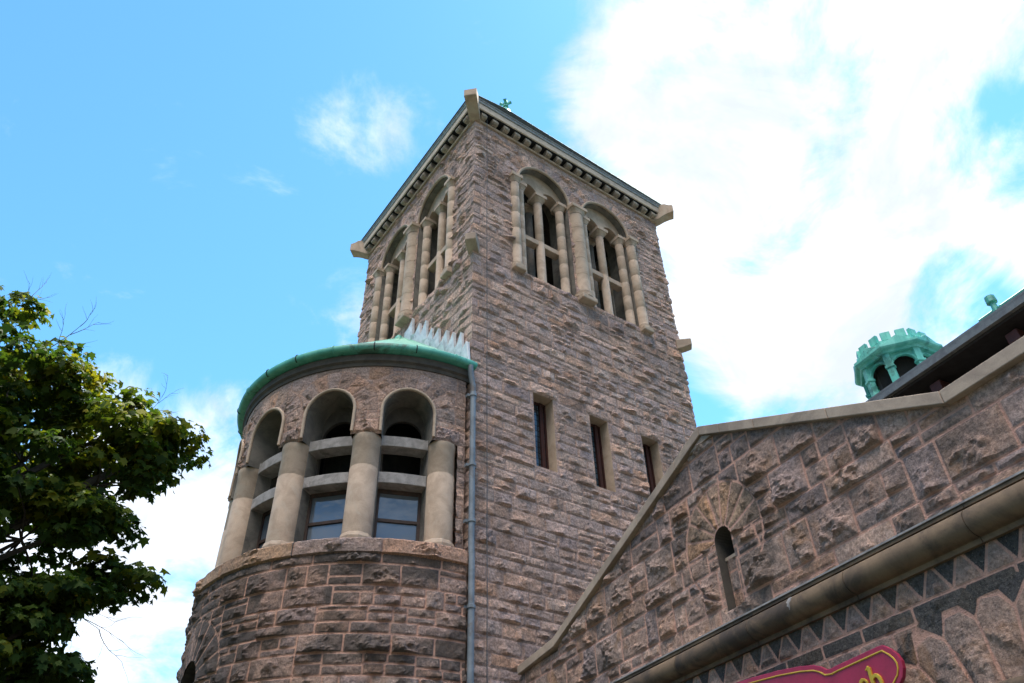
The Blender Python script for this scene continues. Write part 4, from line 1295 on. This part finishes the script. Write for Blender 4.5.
mb = MB(); octring([(.80, ZC1 - .03), (1.0, ZC1 - .03), (1.02, ZC1 + .03), (1.10, ZC1 + .06), (1.13, ZC1 + .10), (1.13, ZC2 - .01), (1.06, ZC2 + .02), (.80, ZC2 + .02)], mb); mb.build('cornice', M_CUPOLA, cup)
mb = MB(); octring([(.78, ZC2 - .02), (1.0, ZC2 + .02), (.93, ZC2 + .08), (.92, ZC2 + .22), (.84, ZC2 + .225), (.84, ZC2 - .02)], mb); mb.build('parapet', M_CUPOLA, cup)
mb = MB(); octring([(0, ZC1 - .04), (.82, ZC1 - .04), (.82, ZC2 + .1), (0, ZC2 + .12)], mb); mb.build('cupola_ceiling', M_DARK, cup)
mb = MB(); octring([(0, ZC0), (.62, ZC0), (.62, ZC1), (0, ZC1)], mb); mb.build('dark_core', M_DARK, cup)  # dark body added so the open arches read black

# ------------------------------------------------------------------ sign
sign = empty('church_sign', tuple(G.p(-6.6, .18, 3.2)), 'burgundy shaped sign board with gold edging and gold lettering over the doorway', 'sign')
half = [(-6.60, 3.80), (-6.35, 3.79), (-5.95, 3.755), (-5.65, 3.715), (-5.48, 3.68), (-5.40, 3.645), (-5.345, 3.605), (-5.29, 3.597), (-5.20, 3.604), (-4.72, 3.625), (-4.665, 3.622), (-4.60, 3.572), (-4.555, 3.52), (-4.53, 3.46), (-4.535, 3.40), (-4.57, 3.335), (-4.64, 3.28), (-4.70, 3.235), (-4.75, 3.205)]
lower = [(-5.20, 3.20), (-5.30, 3.195), (-5.40, 3.16), (-5.60, 3.10), (-6.0, 3.05), (-6.60, 3.02)]
rp = half + lower
mir = [(-13.2 - u, z) for u, z in reversed(rp[1:-1])]
outl = rp + mir
ccw = list(reversed(outl))
mb = MB(); prism(mb, G, ccw, .145, .185); brd = mb.build('board', M_SIGN, sign, bevel=.006)
cg = np.array(ccw)
d1 = np.roll(cg, -1, 0) - np.roll(cg, 1, 0); nrm2 = np.stack([-d1[:, 1], d1[:, 0]], 1); nrm2 /= np.linalg.norm(nrm2, axis=1)[:, None] + 1e-9
ins = cg + nrm2 * .048
mb = MB(); pts = [G.p(u, .186, z) for u, z in ins]; tube(mb, pts + [pts[0]], .0085, 6, False); mb.build('gold_border', M_GOLD, sign, True)
mb = MB()
for u in (-7.9, -6.6, -5.3): box(mb, G, u - .04, u + .04, .0, .146, 3.28, 3.5)
mb.build('sign_bracket', M_SOFFIT, sign)


def arcp(cx, cy, rx, ry, a0, a1, n=12):
    return [(cx + rx * math.cos(rad(a0 + (a1 - a0) * i / n)), cy + ry * math.sin(rad(a0 + (a1 - a0) * i / n))) for i in range(n + 1)]


# letter strokes in units of cap height: each stroke = (points, widths)
def ser(x, y, w=.16): return ([(x - w, y), (x + w, y)], [.045, .045])


LET = {
    'C': ([(arcp(.40, .5, .36, .47, 50, 310, 20), [.06] * 3 + [.10] * 15 + [.06] * 3), ([(.63, .98), (.63, .70)], [.05, .03]), ([(.63, .02), (.63, .24)], [.05, .03])], .84),
    'h': ([([(.16, 0), (.16, 1.06)], [.105, .105]), ser(.16, .02), ([(-.02, 1.0), (.08, 1.03), (.17, 1.08)], [.03, .05, .08]), (arcp(.37, .54, .20, .24, 165, 0, 10) + [(.57, 0)], [.05] * 3 + [.09] * 9), ser(.57, .02)], .76),
    'u': ([([(.16, .66), (.16, .22)] + arcp(.36, .22, .20, .2, 180, 350, 10), [.1] * 4 + [.07] * 9), ([(.56, .66), (.56, 0)], [.105, .105]), ([(.03, .66), (.17, .66)], [.05, .05]), ([(.43, .66), (.57, .66)], [.05, .05]), ([(.56, .02), (.70, .02)], [.05, .05])], .76),
    'r': ([([(.16, 0), (.16, .67)], [.105, .105]), ser(.16, .02), ([(.03, .64), (.17, .67)], [.04, .06]), ([(.18, .46), (.26, .6), (.36, .65), (.44, .6)], [.05, .07, .08, .10])], .52),
    'c': ([(arcp(.32, .39, .26, .39, 45, 320, 16), [.06] * 3 + [.095] * 11 + [.06] * 3), ([(.46, .66), (.52, .62)], [.09, .09])], .60),
}


def letters(word, u_end, zbase, H, n0, n1, sx=.62):
    wtot = sum(LET[c][1] for c in word) * H * sx; u = u_end - wtot
    for ch in word:
        mb = MB(); strokes, w = LET[ch]
        for q, (pts, ws) in enumerate(strokes):
            P = [np.array((u + p[0] * H * sx, zbase + p[1] * H)) for p in pts]
            Lp = []; Rp_ = []
            for i in range(len(P)):
                d = P[min(i + 1, len(P) - 1)] - P[max(i - 1, 0)]; d = d / (np.linalg.norm(d) + 1e-9); nn = np.array((-d[1], d[0]))
                wv = ws[min(i, len(ws) - 1)] * H * .62
                Lp.append(tuple(P[i] + nn * wv)); Rp_.append(tuple(P[i] - nn * wv))
            band(mb, G, Rp_, Lp, n0, n1 + .0006 * q)
        mb.build('letter', M_GOLD, sign, bevel=.004)
        u += w * H * sx


letters('Church', -4.735, 3.20, .275, .180, .203, .78)

# ------------------------------------------------------------------ maple tree
def leaf_material():
    m, t, b = mat('maple_leaf')
    rn = attr(t, 'rnd'); pos = geopos(t)
    c = ramp(t, rn, [(0, (.026, .052, .013)), (.30, (.052, .086, .013)), (.52, (.125, .14, .014)), (.78, (.25, .205, .018)), (1.0, (.29, .16, .02))])
    t.links.new(c, b.inputs['Base Color']); b.inputs['Roughness'].default_value = .6
    b.inputs['Specular IOR Level'].default_value = .12
    tr = t.nodes.new('ShaderNodeBsdfTranslucent'); t.links.new(mixcol(t, 1.0, c, (1.2, 1.35, .6), 'MULTIPLY'), tr.inputs[0])
    ms_ = t.nodes.new('ShaderNodeMixShader'); ms_.inputs[0].default_value = .40
    t.links.new(b.outputs[0], ms_.inputs[1]); t.links.new(tr.outputs[0], ms_.inputs[2])
    t.links.new(ms_.outputs[0], t.nodes['Material Output'].inputs[0])
    return m


M_LEAF = leaf_material()
rt = np.random.RandomState(77)
BASE = np.array([-9.6, 1.6, 0.0])
tree = empty('maple_tree', tuple(BASE), 'leafy green maple with upper leaves tinted yellow for sunlight, standing left of the round turret', 'tree')
# lobes of the crown: centre, radii
LOBES = [((-9.2, 1.3, 9.9), (1.1, 1.3, .7)), ((-8.2, 1.2, 9.2), (.9, 1.2, .6)), ((-7.2, 1.15, 9.25), (.75, .9, .5)), ((-6.55, 1.1, 8.75), (.95, 1.0, .75)),
         ((-5.85, 1.0, 8.5), (.62, .8, .45)), ((-6.5, 1.1, 7.75), (.95, 1.1, .75)), ((-7.6, 1.2, 7.9), (1.1, 1.3, .9)), ((-6.6, 1.0, 6.95), (.68, .8, .55)),
         ((-7.2, 1.2, 6.7), (1.0, 1.2, .75)), ((-8.6, 1.2, 7.0), (1.2, 1.4, .95)), ((-5.75, 1.0, 6.4), (.36, .5, .3)), ((-8.2, 1.4, 5.5), (1.1, 1.2, .6)), ((-7.0, 1.2, 5.45), (.6, .7, .42)), ((-7.1, 1.2, 4.75), (.55, .7, .35)), ((-8.3, 1.3, 4.5), (1.0, 1.0, .45)), ((-6.6, 1.1, 5.95), (.5, .6, .3)), ((-6.75, 1.1, 5.55), (.5, .6, .4)), ((-6.45, 1.1, 4.95), (.35, .5, .22)), ((-5.6, 1.0, 8.75), (.36, .5, .3)), ((-6.9, 1.1, 4.4), (.5, .5, .3)),
         ((-10.0, 1.6, 8.6), (1.5, 1.6, 1.1)), ((-10.4, 1.6, 6.6), (1.5, 1.5, 1.0)), ((-9.6, 2.8, 8.3), (1.6, 1.4, 1.2)), ((-7.6, 2.4, 8.0), (1.5, 1.0, 1.2)), ((-9.6, .1, 7.6), (1.3, 1.0, 1.2)), ((-10.2, 1.6, 9.9), (1.2, 1.3, .8))]
mb = MB()
tube(mb, [BASE, BASE + (.05, 0, 1.2), BASE + (-.02, 0, 2.6), BASE + (.1, 0, 4.2), BASE + (.05, -.05, 6.0), BASE + (.15, 0, 8.0), BASE + (.3, -.1, 9.8)], [.36, .27, .24, .21, .16, .10, .04], 10)
mb.build('trunk', M_BARK, tree, True)
clusters = []
mb = MB()
for li, (c, r) in enumerate(LOBES):
    c = np.array(c); r = np.array(r)
    z0 = max(2.8, c[2] - 1.6 - .45 * np.hypot(*(c - BASE)[:2]))
    st_ = BASE + (.05, 0, z0); md = (st_ + c) / 2 + (0, 0, -.15) + rt.uniform(-.2, .2, 3)
    tube(mb, [st_, (st_ + md) / 2 + rt.uniform(-.08, .08, 3), md, (md + c) / 2 + rt.uniform(-.1, .1, 3), c], [.11, .09, .07, .05, .025], 6)
    ncl = int(10.5 * r[0] * r[1] + 5)
    for k in range(ncl):
        d = rt.normal(size=3); d /= np.linalg.norm(d)
        p = c + d * r * rt.uniform(.55, 1.08)
        clusters.append((p, rt.uniform(.24, .50), d[2]))
        if k % 2 == 0:
            m2 = (c + p) / 2 + rt.uniform(-.08, .08, 3)
            tube(mb, [c, m2, p], [.022, .014, .006], 4)
mb.build('limbs', M_BARK, tree, True)
# leaves: lobed maple leaf, laid in drooping sprays
lv0 = np.array([(0, -.42), (.16, -.30), (.50, -.28), (.34, -.04), (.52, .22), (.22, .20), (.0, .62), (-.22, .20), (-.52, .22), (-.34, -.04), (-.50, -.28), (-.16, -.30)])
VV = []; RR = []
nl = 0
for (p, rc, dz) in clusters:
    n = int(95 * (rc / .4) ** 2)
    hue = rt.uniform(0, .30) + (.24 if 8.0 < p[2] < 9.6 else .08) * rt.rand() + (.12 if dz > .15 else 0)  # upper clumps tinted yellower, sunlight painted into the leaf colour
    asp = np.array([1.15, 1.15, .62])
    for k in range(n):
        d = rt.normal(size=3); d /= np.linalg.norm(d)
        if d[2] < -.25: d[2] *= -rt.uniform(.2, 1)
        rr_ = rc * (rt.uniform(.80, 1.12) if rt.rand() < .78 else rt.uniform(.2, .8))
        pos = p + d * asp * rr_ + rt.normal(size=3) * .03
        nn = d * .8 + np.array([0, 0, .45]) + rt.normal(size=3) * .38; nn /= np.linalg.norm(nn)
        t1 = np.cross(nn, rt.normal(size=3)); t1 /= np.linalg.norm(t1)
        # the tip hangs downhill
        dn = np.array([0, 0, -1.0]) - nn * -nn[2]; dl = np.linalg.norm(dn)
        ey = dn / dl if dl > .25 else t1
        ey = ey + t1 * rt.normal() * .6; ey -= nn * ey.dot(nn); ey /= np.linalg.norm(ey); ex = np.cross(ey, nn)
        s = rt.uniform(.075, .20)
        w = lv0[:, :1] * ex * s + lv0[:, 1:] * ey * s + pos - nn * (np.abs(lv0[:, :1]) ** 1.5) * s * .6
        VV.append(w); RR.append(min(1, max(0, hue + max(0, d[2]) * .12 + rt.normal() * .13))); nl += 1  # skyward leaves get a yellower, sunlit tint
V = np.concatenate(VV) - BASE
me = bpy.data.meshes.new('crown'); k = len(lv0)
me.vertices.add(len(V)); me.vertices.foreach_set('co', V.ravel().astype(np.float32))
me.loops.add(nl * k); me.loops.foreach_set('vertex_index', np.arange(nl * k, dtype=np.int32))
me.polygons.add(nl); me.polygons.foreach_set('loop_start', np.arange(0, nl * k, k, dtype=np.int32)); me.polygons.foreach_set('loop_total', np.full(nl, k, np.int32))
me.update(calc_edges=True)
at = me.attributes.new('rnd', 'FLOAT', 'POINT'); at.data.foreach_set('value', np.repeat(np.array(RR, np.float32), k))
me.materials.append(M_LEAF)
o = bpy.data.objects.new('crown', me); COL.objects.link(o); o.parent = tree
# bare twigs at the top and at the bottom of the crown
mb = MB()
def twig(p, d, L, r, depth):
    pts = [p]; dd = np.array(d, float)
    for i in range(5):
        dd = dd + rt.uniform(-.22, .22, 3); dd /= np.linalg.norm(dd); pts.append(pts[-1] + dd * L / 5)
    tube(mb, pts, [r * (1 - .14 * i) for i in range(6)], 4)
    if depth:
        for i in range(2, 6):
            e = dd + rt.uniform(-.8, .8, 3); e /= np.linalg.norm(e); twig(pts[i], e, L * .5, r * .5, depth - 1)
mb = MB(); twig(np.array((-8.1, 1.2, 9.6)), (.25, 0, 1), 1.2, .014, 2); mb.build('bare_twig', M_BARK, tree)
mb = MB(); twig(np.array((-8.4, 1.2, 9.9)), (.1, 0, 1), 1.1, .012, 2); mb.build('bare_twig', M_BARK, tree)
mb = MB(); twig(np.array((-7.4, 1.2, 5.5)), (.9, 0, -.25), 1.3, .014, 2); mb.build('bare_twig', M_BARK, tree)
mb = MB(); twig(np.array((-7.6, 1.2, 5.2)), (.8, 0, -.3), 1.4, .014, 2); mb.build('bare_twig', M_BARK, tree)
mb = MB(); twig(np.array((-7.3, 1.2, 6.0)), (.9, 0, .1), 1.6, .014, 2); mb.build('bare_twig', M_BARK, tree)
mb = MB(); twig(np.array((-6.3, 1.1, 9.0)), (.5, 0, .8), .8, .010, 2); mb.build('bare_twig', M_BARK, tree)
print('leaves', nl)
